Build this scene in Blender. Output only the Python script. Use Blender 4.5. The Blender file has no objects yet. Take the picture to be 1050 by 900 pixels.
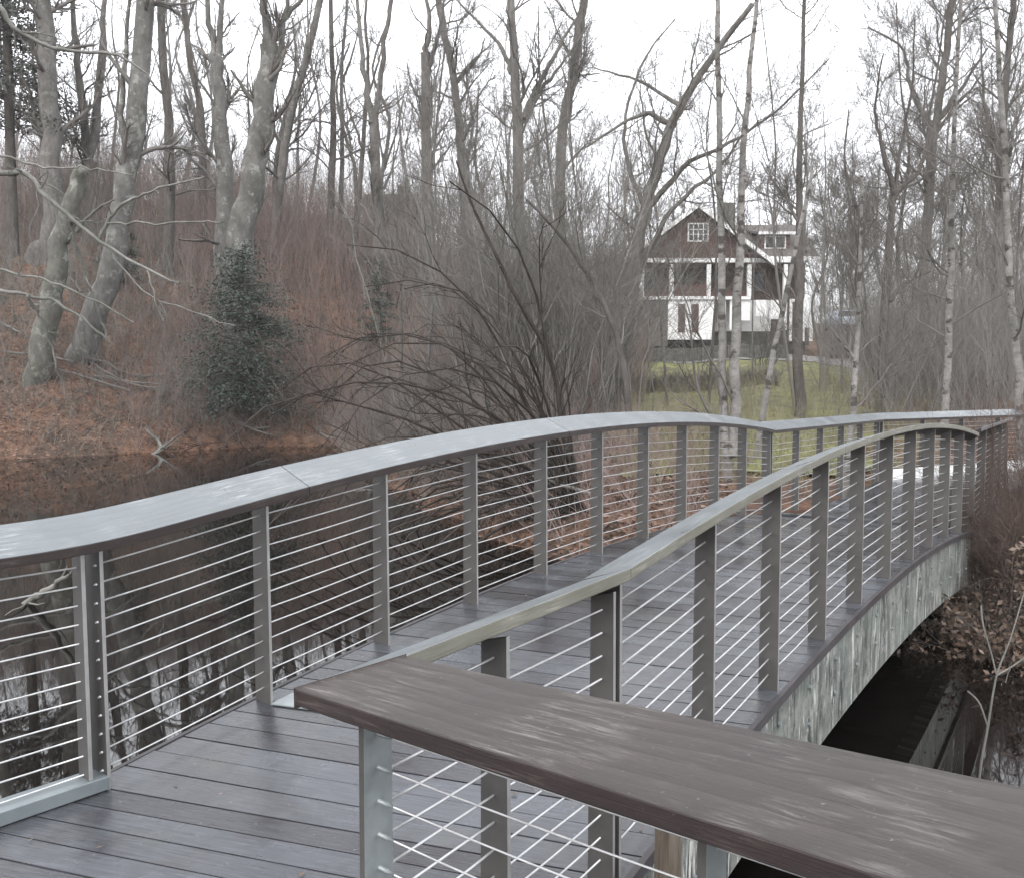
import bpy, math, random
import numpy as np

R_ = math.radians
scene = bpy.context.scene
COL = scene.collection
rng = np.random.default_rng(11)
random.seed(5)

# ------------------------------------------------------------------ camera model
FOC, HOR = 900.0, 385.0
PITCH = math.atan((450 - HOR) / FOC)
CAM = np.array([0.0, 0.0, 1.733])

def W(px, py, y):
    """world point on the plane Y = y seen at photo pixel px, py"""
    c, s = math.cos(PITCH), math.sin(PITCH)
    x = (px - 525) / FOC; w = -(py - 450) / FOC
    d = np.array([x, c + w * s, -s + w * c])
    return CAM + d * (y / d[1])

# ------------------------------------------------------------------ materials
def nodes_mat(name):
    m = bpy.data.materials.new(name); m.use_nodes = True
    nt = m.node_tree; nt.nodes.clear()
    out = nt.nodes.new('ShaderNodeOutputMaterial')
    b = nt.nodes.new('ShaderNodeBsdfPrincipled')
    nt.links.new(b.outputs[0], out.inputs[0])
    return m, nt, b

def N(nt, t, **kw):
    n = nt.nodes.new(t)
    for k, v in kw.items():
        if k.startswith('i_'):
            n.inputs[k[2:].replace('_', ' ')].default_value = v
        else:
            setattr(n, k, v)
    return n

def ramp(nt, src, stops, interp='LINEAR'):
    r = nt.nodes.new('ShaderNodeValToRGB'); r.color_ramp.interpolation = interp
    e = r.color_ramp.elements
    while len(e) < len(stops): e.new(0.5)
    for i, (p, c) in enumerate(stops):
        e[i].position = p; e[i].color = (c[0], c[1], c[2], 1) if not isinstance(c, float) else (c, c, c, 1)
    nt.links.new(src, r.inputs[0])
    return r.outputs[0]

def coords(nt, kind='Object', scale=(1, 1, 1), rot=(0, 0, 0)):
    tc = N(nt, 'ShaderNodeTexCoord'); mp = N(nt, 'ShaderNodeMapping')
    mp.inputs['Scale'].default_value = scale; mp.inputs['Rotation'].default_value = rot
    nt.links.new(tc.outputs[kind], mp.inputs[0])
    return mp.outputs[0]

def noise(nt, vec, scale, detail=4, rough=.55, out='Fac', dist=0.0):
    n = N(nt, 'ShaderNodeTexNoise'); n.inputs['Scale'].default_value = scale
    n.inputs['Detail'].default_value = detail; n.inputs['Roughness'].default_value = rough
    n.inputs['Distortion'].default_value = dist
    nt.links.new(vec, n.inputs['Vector'])
    return n.outputs[out]

def mix(nt, fac, a, b, mode='MIX'):
    m = N(nt, 'ShaderNodeMix', data_type='RGBA', blend_type=mode)
    for sock, v in ((m.inputs[0], fac), (m.inputs[6], a), (m.inputs[7], b)):
        if hasattr(v, 'links'): nt.links.new(v, sock)
        elif isinstance(v, (int, float)): sock.default_value = v
        else: sock.default_value = (v[0], v[1], v[2], 1)
    return m.outputs[2]

def bump(nt, bsdf, h, strength=.3, dist=.01):
    b = N(nt, 'ShaderNodeBump'); b.inputs['Strength'].default_value = strength
    b.inputs['Distance'].default_value = dist
    nt.links.new(h, b.inputs['Height']); nt.links.new(b.outputs[0], bsdf.inputs['Normal'])

def simple(name, stops, scale=4, rough=.7, metal=0.0, bstr=.2, bdist=.01, vscale=(1, 1, 1), detail=5, spec=.5, rand=0.0):
    m, nt, b = nodes_mat(name)
    v = coords(nt, 'Object', vscale)
    f = noise(nt, v, scale, detail)
    c = ramp(nt, f, stops)
    if rand:
        oi = N(nt, 'ShaderNodeObjectInfo')
        k = ramp(nt, oi.outputs['Random'], [(0, (1 - rand,) * 3), (1, (1 + rand,) * 3)])
        c = mix(nt, 1.0, c, k, 'MULTIPLY')
    nt.links.new(c, b.inputs['Base Color'])
    b.inputs['Roughness'].default_value = rough; b.inputs['Metallic'].default_value = metal
    b.inputs['Specular IOR Level'].default_value = spec
    if bstr: bump(nt, b, f, bstr, bdist)
    return m

M = {}
def rail_wood(name, dark, mid, pale, worn, rough=.42, wear=1.0, wave=.12, spec=.5):
    """weathered timber: cathedral grain along U of the UV map, soft worn patches, damp dark areas"""
    m, nt, b = nodes_mat(name)
    v3 = coords(nt, 'UV', (1, 1, 1))
    w = N(nt, 'ShaderNodeTexWave', wave_type='BANDS', bands_direction='Y', wave_profile='SAW')
    w.inputs['Scale'].default_value = 6; w.inputs['Distortion'].default_value = 13; w.inputs['Detail'].default_value = 3
    w.inputs['Detail Scale'].default_value = .55; w.inputs['Detail Roughness'].default_value = .55
    nt.links.new(coords(nt, 'UV', (.32, 1.3, 1)), w.inputs['Vector'])
    g = noise(nt, coords(nt, 'UV', (1.6, 70, 1)), 4, 9, .75, dist=.3)
    big = noise(nt, v3, 2.6, 4, .6)
    gm = mix(nt, wave, g, w.outputs['Fac'])
    base = ramp(nt, gm, [(.22, dark), (.5, mid), (.8, pale)])
    base = mix(nt, ramp(nt, big, [(.38, 0.0), (.66, .6)]), base, dark)
    st = noise(nt, coords(nt, 'UV', (2.0, 30, 1)), 2.4, 9, .78, dist=.6)
    patch = ramp(nt, noise(nt, v3, 4.0, 3, .5), [(.45, 0.0), (.62, 1.0)])
    fl = ramp(nt, st, [(.5, 0.0), (.66, .75 * wear)])
    fm = N(nt, 'ShaderNodeMath', operation='MULTIPLY'); nt.links.new(fl, fm.inputs[0]); nt.links.new(patch, fm.inputs[1])
    base = mix(nt, fm.outputs[0], base, worn)
    sp = noise(nt, coords(nt, 'UV', (14, 14, 1)), 9, 2, .5)
    base = mix(nt, ramp(nt, sp, [(.69, 0.0), (.75, .45 * wear)]), base, worn)
    al = noise(nt, v3, 7, 5, .6)
    base = mix(nt, ramp(nt, al, [(.55, 0.0), (.72, .35)]), base, (mid[0] * .75, mid[1] * .85, mid[2] * .72))
    nt.links.new(base, b.inputs['Base Color'])
    nt.links.new(ramp(nt, big, [(.3, rough + .12), (.7, rough - .12)]), b.inputs['Roughness'])
    bump(nt, b, gm, .5, .003)
    b.inputs['Specular IOR Level'].default_value = spec
    return m
M['rail_grey'] = rail_wood('weathered_grey_rail', (.075, .085, .09), (.125, .138, .146), (.17, .182, .19), (.33, .345, .35), .38)
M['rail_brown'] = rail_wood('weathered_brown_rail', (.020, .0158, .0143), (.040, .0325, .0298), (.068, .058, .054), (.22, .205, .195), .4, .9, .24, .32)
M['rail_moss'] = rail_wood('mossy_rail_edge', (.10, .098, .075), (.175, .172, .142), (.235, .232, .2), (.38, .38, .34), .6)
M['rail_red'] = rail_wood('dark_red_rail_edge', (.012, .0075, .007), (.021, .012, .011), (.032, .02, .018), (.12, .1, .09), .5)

def deck_mat():
    m, nt, b = nodes_mat('wet_deck_boards')
    g = noise(nt, coords(nt, 'UV', (1.5, 40, 1)), 3, 6, .65); big = noise(nt, coords(nt, 'Object'), 1.3, 5, .65)
    wp = N(nt, 'ShaderNodeAttribute', attribute_name='board')
    c = ramp(nt, g, [(.28, (.031, .032, .036)), (.5, (.052, .055, .062)), (.72, (.086, .091, .101))])
    k = ramp(nt, wp.outputs['Fac'], [(0, (.66, .62, .62)), (.5, (1, 1, 1)), (1, (1.3, 1.31, 1.34))])
    c = mix(nt, 1, c, k, 'MULTIPLY')
    c = mix(nt, ramp(nt, big, [(.46, 0.0), (.6, .6)]), c, (.024, .021, .022))
    gr = noise(nt, coords(nt, 'Object', (1, 1, 1)), 3.4, 6, .7)
    c = mix(nt, ramp(nt, gr, [(.58, 0.0), (.7, .5)]), c, (.07, .072, .058))
    lf = noise(nt, coords(nt, 'Object', (9, 9, 9)), 4, 2, .5)
    c = mix(nt, ramp(nt, lf, [(.72, 0.0), (.74, .6)]), c, (.17, .13, .12))
    nt.links.new(c, b.inputs['Base Color'])
    rg = N(nt, 'ShaderNodeMath', operation='MULTIPLY_ADD'); nt.links.new(wp.outputs['Fac'], rg.inputs[0]); rg.inputs[1].default_value = .10
    nt.links.new(ramp(nt, big, [(.38, .26), (.6, .05)]), rg.inputs[2])
    nt.links.new(rg.outputs[0], b.inputs['Roughness'])
    bump(nt, b, g, .35, .003)
    return m
M['deck'] = deck_mat()
M['nosing'] = simple('dark_deck_edge', [(.3, (.022, .019, .02)), (.7, (.045, .04, .042))], 6, .5, rand=.15)
M['post'] = simple('brown_grey_coated_steel', [(.3, (.068, .064, .060)), (.7, (.105, .10, .095))], 5, .5, .3, .08, .002)
M['post_edge'] = simple('pale_steel_edge', [(.3, (.27, .27, .265)), (.7, (.40, .40, .395))], 8, .4, .5, .05, .002)  # narrow post edges, lighter than the broad faces
M['white_beam'] = simple('white_painted_beam', [(.3, (.66, .68, .68)), (.7, (.8, .8, .8))], 4, .4, 0, .05, .002)
M['galv'] = simple('grey_galvanised_steel', [(.3, (.19, .215, .22)), (.7, (.29, .315, .32))], 9, .42, .35, .05, .002)
M['cable'] = simple('bright_steel_cable', [(.3, (.42, .42, .42)), (.7, (.6, .6, .6))], 20, .35, .6, 0)
M['channel'] = simple('pale_steel_channel', [(.3, (.15, .175, .185)), (.7, (.24, .27, .28))], 3, .3, .35, .05, .002)

def fascia_mat():
    m, nt, b = nodes_mat('weathered_green_fascia')
    v = coords(nt, 'UV', (1, 1, 1))
    n1 = noise(nt, v, 5, 9, .75)
    c = ramp(nt, n1, [(.3, (.045, .048, .042)), (.43, (.12, .125, .11)), (.55, (.20, .205, .185)), (.7, (.34, .34, .31))])
    n4 = noise(nt, v, 1.7, 4, .6)
    c = mix(nt, ramp(nt, n4, [(.42, 0.0), (.66, .55)]), c, (.10, .125, .115))
    n2 = noise(nt, coords(nt, 'UV', (4.0, .8, 1)), 1.6, 9, .8, dist=.8)
    c = mix(nt, ramp(nt, n2, [(.52, 0.0), (.585, .9)]), c, (.022, .024, .023))
    n3 = noise(nt, coords(nt, 'UV', (8.5, 1.0, 1), (0, 0, .07)), 1.7, 9, .8, dist=.9)
    c = mix(nt, ramp(nt, n3, [(.545, 0.0), (.6, .9)]), c, (.56, .56, .53))
    n5 = noise(nt, v, 24, 3, .6)
    c = mix(nt, ramp(nt, n5, [(.6, 0.0), (.68, .7)]), c, (.045, .045, .04))
    nt.links.new(c, b.inputs['Base Color']); b.inputs['Roughness'].default_value = .7
    bump(nt, b, n1, .5, .006)
    return m
M['fascia'] = fascia_mat()
M['concrete'] = simple('stained_concrete', [(.25, (.10, .10, .092)), (.7, (.26, .25, .23))], 3, .85, 0, .4, .01)
M['timber'] = simple('old_timber_pile', [(.3, (.03, .022, .017)), (.5, (.085, .066, .05)), (.75, (.15, .128, .102))], 9, .85, 0, 1, .02, (5, 5, .4))
M['steel_dark'] = simple('dark_bridge_steel', [(.3, (.03, .03, .03)), (.7, (.06, .06, .058))], 4, .7)

def bark(name, a, b_, c_, scale=3.0, vs=(1, 1, .35), lich=None, spots=None):
    m, nt, b = nodes_mat(name)
    v = coords(nt, 'Object', vs)
    f = noise(nt, v, scale, 9, .72)
    c = ramp(nt, f, [(.3, a), (.5, b_), (.7, c_)])
    q = noise(nt, coords(nt, 'Object', (1, 1, .7)), 1.1, 5, .65)
    c = mix(nt, ramp(nt, q, [(.5, 0.0), (.64, .55)]), c, (a[0] * .75, a[1] * .85, a[2] * .7))
    if spots:
        l = noise(nt, coords(nt, 'Object'), spots[1], 6, .7)
        c = mix(nt, ramp(nt, l, [(.55, 0.0), (.62, .8)]), c, spots[0])
    if lich:
        l = noise(nt, coords(nt, 'Object', (1, 1, 1.6)), lich[1], 4, .6)
        c = mix(nt, ramp(nt, l, [(.54, 0.0), (.6, 1.0)]), c, lich[0])
    nt.links.new(c, b.inputs['Base Color']); b.inputs['Roughness'].default_value = .9
    b.inputs['Specular IOR Level'].default_value = .2
    bump(nt, b, f, 1, .06)
    return m
M['beech'] = bark('grey_beech_bark', (.085, .08, .074), (.135, .13, .122), (.20, .194, .185), 3.2, (1, 1, .5), None, ((.27, .275, .25), 2.2))
M['pale_snag'] = bark('pale_lichen_bark', (.08, .078, .068), (.13, .128, .112), (.19, .188, .168), 4, (1, 1, .5), None, ((.26, .265, .235), 2.0))
M['dark_bark'] = bark('dark_brown_bark', (.058, .051, .046), (.10, .091, .084), (.155, .143, .134), 3)
M['grey_bark'] = bark('grey_brown_bark', (.09, .082, .075), (.14, .131, .123), (.205, .195, .185), 3.5, (1, 1, .3), None, ((.2, .2, .185), 2.5))
M['wet_bark'] = bark('wet_black_brown_bark', (.022, .018, .016), (.042, .035, .031), (.075, .066, .06), 3)
M['birch'] = bark('white_birch_bark', (.13, .122, .115), (.22, .212, .2), (.32, .312, .3), 3.2, (1, 1, 1.4), ((.075, .068, .062), 3.4))
M['twig'] = bark('grey_brown_twigs', (.10, .091, .084), (.145, .134, .125), (.205, .193, .182), 1)
M['twig_pale'] = bark('pale_lichen_twigs', (.11, .107, .097), (.175, .172, .158), (.26, .255, .238), 3)
M['twig_red'] = bark('red_brown_brush_stems', (.17, .125, .112), (.25, .192, .175), (.35, .285, .262), .5)
M['twig_grey'] = bark('grey_brush_stems', (.12, .112, .103), (.18, .17, .158), (.26, .248, .235), .5)
M['twig_brown'] = bark('warm_brown_twigs', (.07, .05, .043), (.11, .082, .071), (.165, .132, .117), 1)
M['twig_straw'] = bark('straw_brush_stems', (.16, .14, .09), (.24, .22, .15), (.34, .32, .24), .5)

def ground_mat():
    m, nt, b = nodes_mat('leaf_litter_ground')
    v = coords(nt, 'Object')
    f = noise(nt, v, 2.2, 10, .78); g = noise(nt, v, .3, 5, .65); k = noise(nt, v, 6, 5, .75)
    c = ramp(nt, f, [(.32, (.035, .027, .024)), (.44, (.115, .07, .053)), (.55, (.22, .13, .09)), (.66, (.33, .21, .15))])
    c = mix(nt, ramp(nt, g, [(.44, 0.0), (.6, .7)]), c, (.09, .078, .067))
    c = mix(nt, ramp(nt, k, [(.54, 0.0), (.64, .7)]), c, (.31, .18, .125))
    h = noise(nt, v, .9, 5, .7)
    c = mix(nt, ramp(nt, h, [(.56, 0.0), (.66, .7)]), c, (.045, .042, .034))
    nt.links.new(c, b.inputs['Base Color']); b.inputs['Roughness'].default_value = .95
    b.inputs['Specular IOR Level'].default_value = .1
    bump(nt, b, f, 1, .2)
    return m
M['ground'] = ground_mat()
def lawn_mat():
    m, nt, b = nodes_mat('winter_lawn')
    v = coords(nt, 'Object')
    f = noise(nt, v, .8, 9, .75); k = noise(nt, v, 6, 4, .7)
    c = ramp(nt, f, [(.35, (.045, .043, .028)), (.43, (.085, .08, .043)), (.52, (.125, .128, .048)), (.6, (.165, .172, .055)), (.68, (.12, .10, .062))])
    c = mix(nt, ramp(nt, k, [(.5, 0.0), (.7, .5)]), c, (.11, .10, .055))
    nt.links.new(c, b.inputs['Base Color']); b.inputs['Roughness'].default_value = .95
    bump(nt, b, k, .8, .05)
    return m
M['lawn'] = lawn_mat()
def water_mat():
    m, nt, b = nodes_mat('dark_pond_water')
    v = coords(nt, 'Object', (1, .6, 1))
    b.inputs['Base Color'].default_value = (.006, .005, .0045, 1)
    b.inputs['Roughness'].default_value = .02; b.inputs['IOR'].default_value = 1.62
    f = noise(nt, v, 2.2, 3, .5)
    bump(nt, b, f, .012, .05)
    return m
M['water'] = water_mat()
M['drive'] = simple('gravel_drive', [(.3, (.13, .125, .12)), (.7, (.21, .2, .19))], 3, .95)
M['stone'] = simple('grey_stone_wall', [(.3, (.075, .075, .065)), (.6, (.125, .123, .11)), (.8, (.17, .165, .15))], 2.4, .95, 0, 1, .05, (1, 1, 2))
def leaf(name, a, b_, c_):
    return simple(name, [(.3, a), (.5, b_), (.75, c_)], 1.7, .6, 0, 0, spec=.3)
M['leaf_dark'] = leaf('dark_evergreen_leaves', (.03, .042, .035), (.052, .068, .057), (.085, .103, .088))
M['leaf_pine'] = leaf('grey_green_needles', (.065, .072, .063), (.10, .107, .094), (.145, .15, .135))
M['leaf_brown'] = leaf('dead_brown_leaves', (.06, .042, .032), (.115, .08, .06), (.19, .145, .115))
M['leaf_litter'] = leaf('fallen_russet_leaves', (.10, .066, .05), (.185, .12, .09), (.30, .22, .178))
M['grass'] = leaf('pale_green_grass', (.11, .10, .045), (.17, .155, .075), (.26, .225, .135))
M['white'] = simple('white_house_paint', [(.3, (.66, .66, .65)), (.7, (.8, .8, .79))], 3, .6)
M['shingle'] = simple('dark_red_shingles', [(.3, (.06, .033, .028)), (.7, (.11, .058, .048))], 6, .85, vscale=(1, 1, 4))
M['roof'] = simple('grey_brown_roof_shingles', [(.3, (.07, .062, .058)), (.7, (.13, .118, .11))], 5, .9, vscale=(1, 4, 4))
M['door_red'] = simple('dark_red_door_paint', [(.3, (.06, .03, .029)), (.7, (.085, .042, .04))], 3, .5)
M['dark_in'] = simple('porch_shade_brown', [(.3, (.065, .046, .04)), (.7, (.10, .072, .063))], 3, .8)  # dark porch interior: its shade is put into this brown, other walls share it
def glass_mat(name, c, r=.08):
    m, nt, b = nodes_mat(name); b.inputs['Base Color'].default_value = (*c, 1); b.inputs['Roughness'].default_value = r
    f = noise(nt, coords(nt, 'Object'), 2, 2); bump(nt, b, f, .05, .02)
    return m
M['glass'] = glass_mat('dark_window_glass', (.03, .033, .036))
M['car'] = simple('pale_blue_car_paint', [(.3, (.50, .56, .66)), (.7, (.58, .64, .74))], 1, .25, .1, 0)
M['rubber'] = simple('black_tyre_rubber', [(.3, (.015, .015, .015)), (.7, (.03, .03, .03))], 9, .8)
M['lamp'] = simple('clear_headlamp', [(.3, (.6, .6, .6)), (.7, (.75, .75, .75))], 4, .15, .3, 0)

# ------------------------------------------------------------------ object helpers
LOC = {}
def tag(o, label=None, cat=None, group=None, kind=None):
    for k, v in (('label', label), ('category', cat), ('group', group), ('kind', kind)):
        if v: o[k] = v
    return o
def thing(name, label, cat, loc=(0, 0, 0), group=None):
    o = bpy.data.objects.new(name, None); COL.objects.link(o)
    o.location = [float(a) for a in loc]; o.empty_display_size = .3
    LOC[o.name] = np.array(loc, float)
    return tag(o, label, cat, group)

def link_mesh(name, me, mat, parent):
    o = bpy.data.objects.new(name, me); COL.objects.link(o)
    mats = mat if isinstance(mat, (list, tuple)) else [mat]
    for m in mats: me.materials.append(m)
    if parent is not None:
        o.parent = parent; LOC[o.name] = LOC[parent.name]
    return o

class MB:
    def __init__(s): s.v = []; s.f = []; s.uv = []; s.mi = []; s.attr = []
    def face(s, idx, uv=None, mi=0, attr=.5):
        s.f.append(idx); s.uv.append(uv); s.mi.append(mi); s.attr.append(attr)
    def hexa(s, p, mi=0, attr=.5):
        """8 corners: bottom 4 ccw then top 4"""
        b = len(s.v); s.v += [tuple(map(float, q)) for q in p]
        for q in ((3, 2, 1, 0), (4, 5, 6, 7), (0, 1, 5, 4), (1, 2, 6, 5), (2, 3, 7, 6), (3, 0, 4, 7)):
            s.face([b + i for i in q], None, mi, attr)
        return s
    def box(s, x0, x1, y0, y1, z0, z1, mi=0):
        return s.hexa([(x0, y0, z0), (x1, y0, z0), (x1, y1, z0), (x0, y1, z0), (x0, y0, z1), (x1, y0, z1), (x1, y1, z1), (x0, y1, z1)], mi)
    def obox(s, c, ax, ay, hx, hy, z0, z1, mi=0):
        """box with plan axes ax, ay (unit 2d) half sizes hx, hy"""
        c = np.array(c[:2]); ax = np.array(ax); ay = np.array(ay)
        q = [c - ax * hx - ay * hy, c + ax * hx - ay * hy, c + ax * hx + ay * hy, c - ax * hx + ay * hy]
        return s.hexa([(*a, z0) for a in q] + [(*a, z1) for a in q], mi)
    def prism(s, poly, axis_y0, axis_y1, mi=0):
        """polygon in x,z extruded along y"""
        b = len(s.v); n = len(poly)
        s.v += [(float(x), float(axis_y0), float(z)) for x, z in poly] + [(float(x), float(axis_y1), float(z)) for x, z in poly]
        s.face([b + i for i in range(n)], None, mi); s.face([b + n + i for i in reversed(range(n))], None, mi)
        for i in range(n):
            j = (i + 1) % n
            s.face([b + j, b + i, b + n + i, b + n + j], None, mi)
        return s
    def tube(s, pts, rad, sides=8, cap=True):
        P = np.array(pts, float); n = len(P)
        rad = np.full(n, rad) if np.isscalar(rad) else np.array(rad)
        T = np.gradient(P, axis=0); T /= np.linalg.norm(T, axis=1)[:, None] + 1e-9
        ch = P[-1] - P[0]; ref = np.array([1., 0, 0]) if abs(ch[2]) > .7 * np.linalg.norm(ch) else np.array([0, 0, 1.])
        U = np.cross(T, ref); U /= np.linalg.norm(U, axis=1)[:, None] + 1e-9; V = np.cross(T, U)
        b = len(s.v)
        for i in range(n):
            for k in range(sides):
                a = 2 * math.pi * k / sides
                s.v.append(tuple(P[i] + rad[i] * (math.cos(a) * U[i] + math.sin(a) * V[i])))
        for i in range(n - 1):
            for k in range(sides):
                k2 = (k + 1) % sides
                s.face([b + i * sides + k, b + i * sides + k2, b + (i + 1) * sides + k2, b + (i + 1) * sides + k])
        if cap:
            s.face([b + k for k in range(sides)]); s.face([b + (n - 1) * sides + k for k in reversed(range(sides))])
        return s
    def build(s, name, mat, parent=None, smooth=False, bevel=0, attr=False):
        v = np.array(s.v, float)
        if parent is not None: v = v - LOC[parent.name]
        me = bpy.data.meshes.new(name); me.from_pydata(v.tolist(), [], s.f)
        uvl = me.uv_layers.new(name='UVMap'); li = 0
        nf = len(s.f)
        for i, f in enumerate(s.f):
            for k in range(len(f)):
                if s.uv[i] is not None: uvl.data[li].uv = s.uv[i][k]
                else:
                    p = s.v[f[k]]; uvl.data[li].uv = (p[0] * .7 + p[1] * .7, p[2])
                li += 1
        me.polygons.foreach_set('material_index', s.mi)
        me.polygons.foreach_set('use_smooth', [smooth] * nf)
        if attr:
            a = me.attributes.new('board', 'FLOAT', 'FACE'); a.data.foreach_set('value', s.attr)
        me.update()
        o = link_mesh(name, me, mat, parent)
        if bevel:
            bm = o.modifiers.new('bevel', 'BEVEL'); bm.width = bevel; bm.segments = 2; bm.limit_method = 'ANGLE'
        return o

# ---- bulk tubes (many polylines at once)
def tube_arrays(P, R, sides):
    Mn, n, _ = P.shape
    T = np.gradient(P, axis=1); T /= np.linalg.norm(T, axis=2, keepdims=True) + 1e-9
    ch = P[:, -1] - P[:, 0]; up = np.abs(ch[:, 2]) > .6 * np.linalg.norm(ch, axis=1)
    ref = np.where(up[:, None], np.array([[1., .13, 0]]), np.array([[.1, 0, 1.]]))[:, None, :]
    U = np.cross(T, ref); U /= np.linalg.norm(U, axis=2, keepdims=True) + 1e-9; V = np.cross(T, U)
    a = np.arange(sides) * 2 * np.pi / sides
    ring = P[:, :, None, :] + R[:, :, None, None] * (np.cos(a)[None, None, :, None] * U[:, :, None, :] + np.sin(a)[None, None, :, None] * V[:, :, None, :])
    verts = ring.reshape(-1, 3)
    m, i, k = np.meshgrid(np.arange(Mn), np.arange(n - 1), np.arange(sides), indexing='ij')
    base = m * n * sides; k2 = (k + 1) % sides
    F = np.stack([base + i * sides + k, base + i * sides + k2, base + (i + 1) * sides + k2, base + (i + 1) * sides + k], -1).reshape(-1, 4)
    return verts, F

def mesh_quads(name, V, F, mat, parent=None, smooth=True):
    if parent is not None: V = V - LOC[parent.name]
    me = bpy.data.meshes.new(name)
    me.vertices.add(len(V)); me.vertices.foreach_set('co', V.astype(np.float32).ravel())
    nf, k = F.shape
    me.loops.add(nf * k); me.loops.foreach_set('vertex_index', F.astype(np.int32).ravel())
    me.polygons.add(nf); me.polygons.foreach_set('loop_start', np.arange(nf, dtype=np.int32) * k)
    me.polygons.foreach_set('loop_total', np.full(nf, k, dtype=np.int32))
    me.polygons.foreach_set('use_smooth', np.full(nf, smooth))
    me.update(calc_edges=True); me.validate()
    return link_mesh(name, me, mat, parent)

class Tubes:
    def __init__(s): s.V = []; s.F = []; s.n = 0
    def add(s, P, R, sides=3):
        if len(P) == 0: return
        v, f = tube_arrays(P, R, sides); s.V.append(v); s.F.append(f + s.n); s.n += len(v)
    def build(s, name, mat, parent=None):
        return mesh_quads(name, np.concatenate(s.V), np.concatenate(s.F), mat, parent)

def wander(p0, d0, L, n, wob, up, sag=0.0):
    """polylines (K,n,3) from start points, unit directions and lengths"""
    K = len(p0); P = np.zeros((K, n, 3)); P[:, 0] = p0; d = d0.copy(); st = (L / (n - 1))[:, None]
    for i in range(1, n):
        d = d + rng.normal(0, wob, (K, 3)); d[:, 2] += up - sag * i
        d /= np.linalg.norm(d, axis=1, keepdims=True) + 1e-9
        P[:, i] = P[:, i - 1] + d * st
    return P

def spawn(P, R, K, n, t0, t1, lf, spread=.9, up=.12, wob=.16, lmin=.25, rf=.5, rmin=.006, uni=0.0):
    """K child branches on parent polylines P (M,N,3) with radii R"""
    Mn, Np, _ = P.shape
    seg = np.linalg.norm(np.diff(P, axis=1), axis=2).sum(1)
    pr = seg / seg.sum(); idx = rng.choice(Mn, K, p=pr)
    t = rng.uniform(t0, t1, K) * (Np - 1); i = np.minimum(t.astype(int), Np - 2); fr = (t - i)
    a = P[idx, i]; b = P[idx, i + 1]; p = a + (b - a) * fr[:, None]
    r = R[idx, i] + (R[idx, i + 1] - R[idx, i]) * fr
    T = (b - a) / (np.linalg.norm(b - a, axis=1, keepdims=True) + 1e-9)
    q = rng.normal(0, 1, (K, 3)); q -= (q * T).sum(1, keepdims=True) * T; q /= np.linalg.norm(q, axis=1, keepdims=True) + 1e-9
    sp = (spread * rng.uniform(.7, 1.3, K))[:, None]
    d = T * np.cos(sp) + q * np.sin(sp); d[:, 2] += up; d /= np.linalg.norm(d, axis=1, keepdims=True)
    tt = t / (Np - 1)
    L = np.maximum(lmin, seg[idx] * lf * (1.15 - .75 * tt) * rng.uniform(.6, 1.25, K)) if not uni else uni * rng.uniform(.5, 1.3, K) * (1.2 - .6 * tt)
    P2 = wander(p, d, L, n, wob, up * .5)
    r0 = np.maximum(r * rf * rng.uniform(.7, 1.1, K), rmin)
    R2 = r0[:, None] * np.linspace(1, .3, n)[None, :]
    return P2, np.maximum(R2, rmin * .55)

def smooth_path(pts, rad, n):
    pts = np.array(pts, float); rad = np.array(rad, float)
    m = len(pts); t = np.linspace(0, m - 1, n); out = []
    for x in t:
        i = min(int(x), m - 2); u = x - i
        p0 = pts[max(i - 1, 0)]; p1 = pts[i]; p2 = pts[i + 1]; p3 = pts[min(i + 2, m - 1)]
        out.append(.5 * ((2 * p1) + (-p0 + p2) * u + (2 * p0 - 5 * p1 + 4 * p2 - p3) * u * u + (-p0 + 3 * p1 - 3 * p2 + p3) * u ** 3))
    return np.array(out), np.interp(t, np.arange(m), rad)

def leaf_quads(C, size, flat=0.0, drop=0.0):
    """random little quads at centres C"""
    K = len(C); a = rng.normal(0, 1, (K, 3)); a[:, 2] *= (1 - flat); a /= np.linalg.norm(a, axis=1, keepdims=True)
    b = rng.normal(0, 1, (K, 3)); b[:, 2] *= (1 - flat); b -= (a * b).sum(1, keepdims=True) * a; b /= np.linalg.norm(b, axis=1, keepdims=True) + 1e-9
    s = (size * rng.uniform(.6, 1.3, K))[:, None]
    V = np.stack([C - a * s, C - b * s * .5, C + a * s, C + b * s * .5], 1).reshape(-1, 3)
    F = np.arange(K * 4).reshape(-1, 4)
    return V, F

# ------------------------------------------------------------------ terrain
WATER = -.9
FAR = np.array([(-160, 55), (-60, 36), (-22, 27), (-15.7, 27.6), (-11.8, 30.3), (-9.2, 32.6), (-6.6, 33.0), (-5.6, 29.5), (-4.9, 26), (-3.4, 23.4), (-3.3, 21), (-2.1, 19.4), (-1.9, 17.2), (-.9, 15.8), (-.7, 14.4), (-.1, 13.6), (.65, 12.2),
                (1.9, 11.5), (3.2, 10.9), (4.5, 9.8), (4.95, 8.9), (5.6, 8.2), (8, 7.3), (14, 5), (40, -4), (160, -50)], float)
NEAR = np.array([(-160, -60), (-30, -14), (-6, -1), (-2.6, 1.9), (-1.2, 3.0), (.3, 2.6), (1.0, 2.2), (2.4, .4), (6, -3), (30, -18), (160, -80)], float)
POLY = np.concatenate([FAR, NEAR[::-1]])

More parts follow.
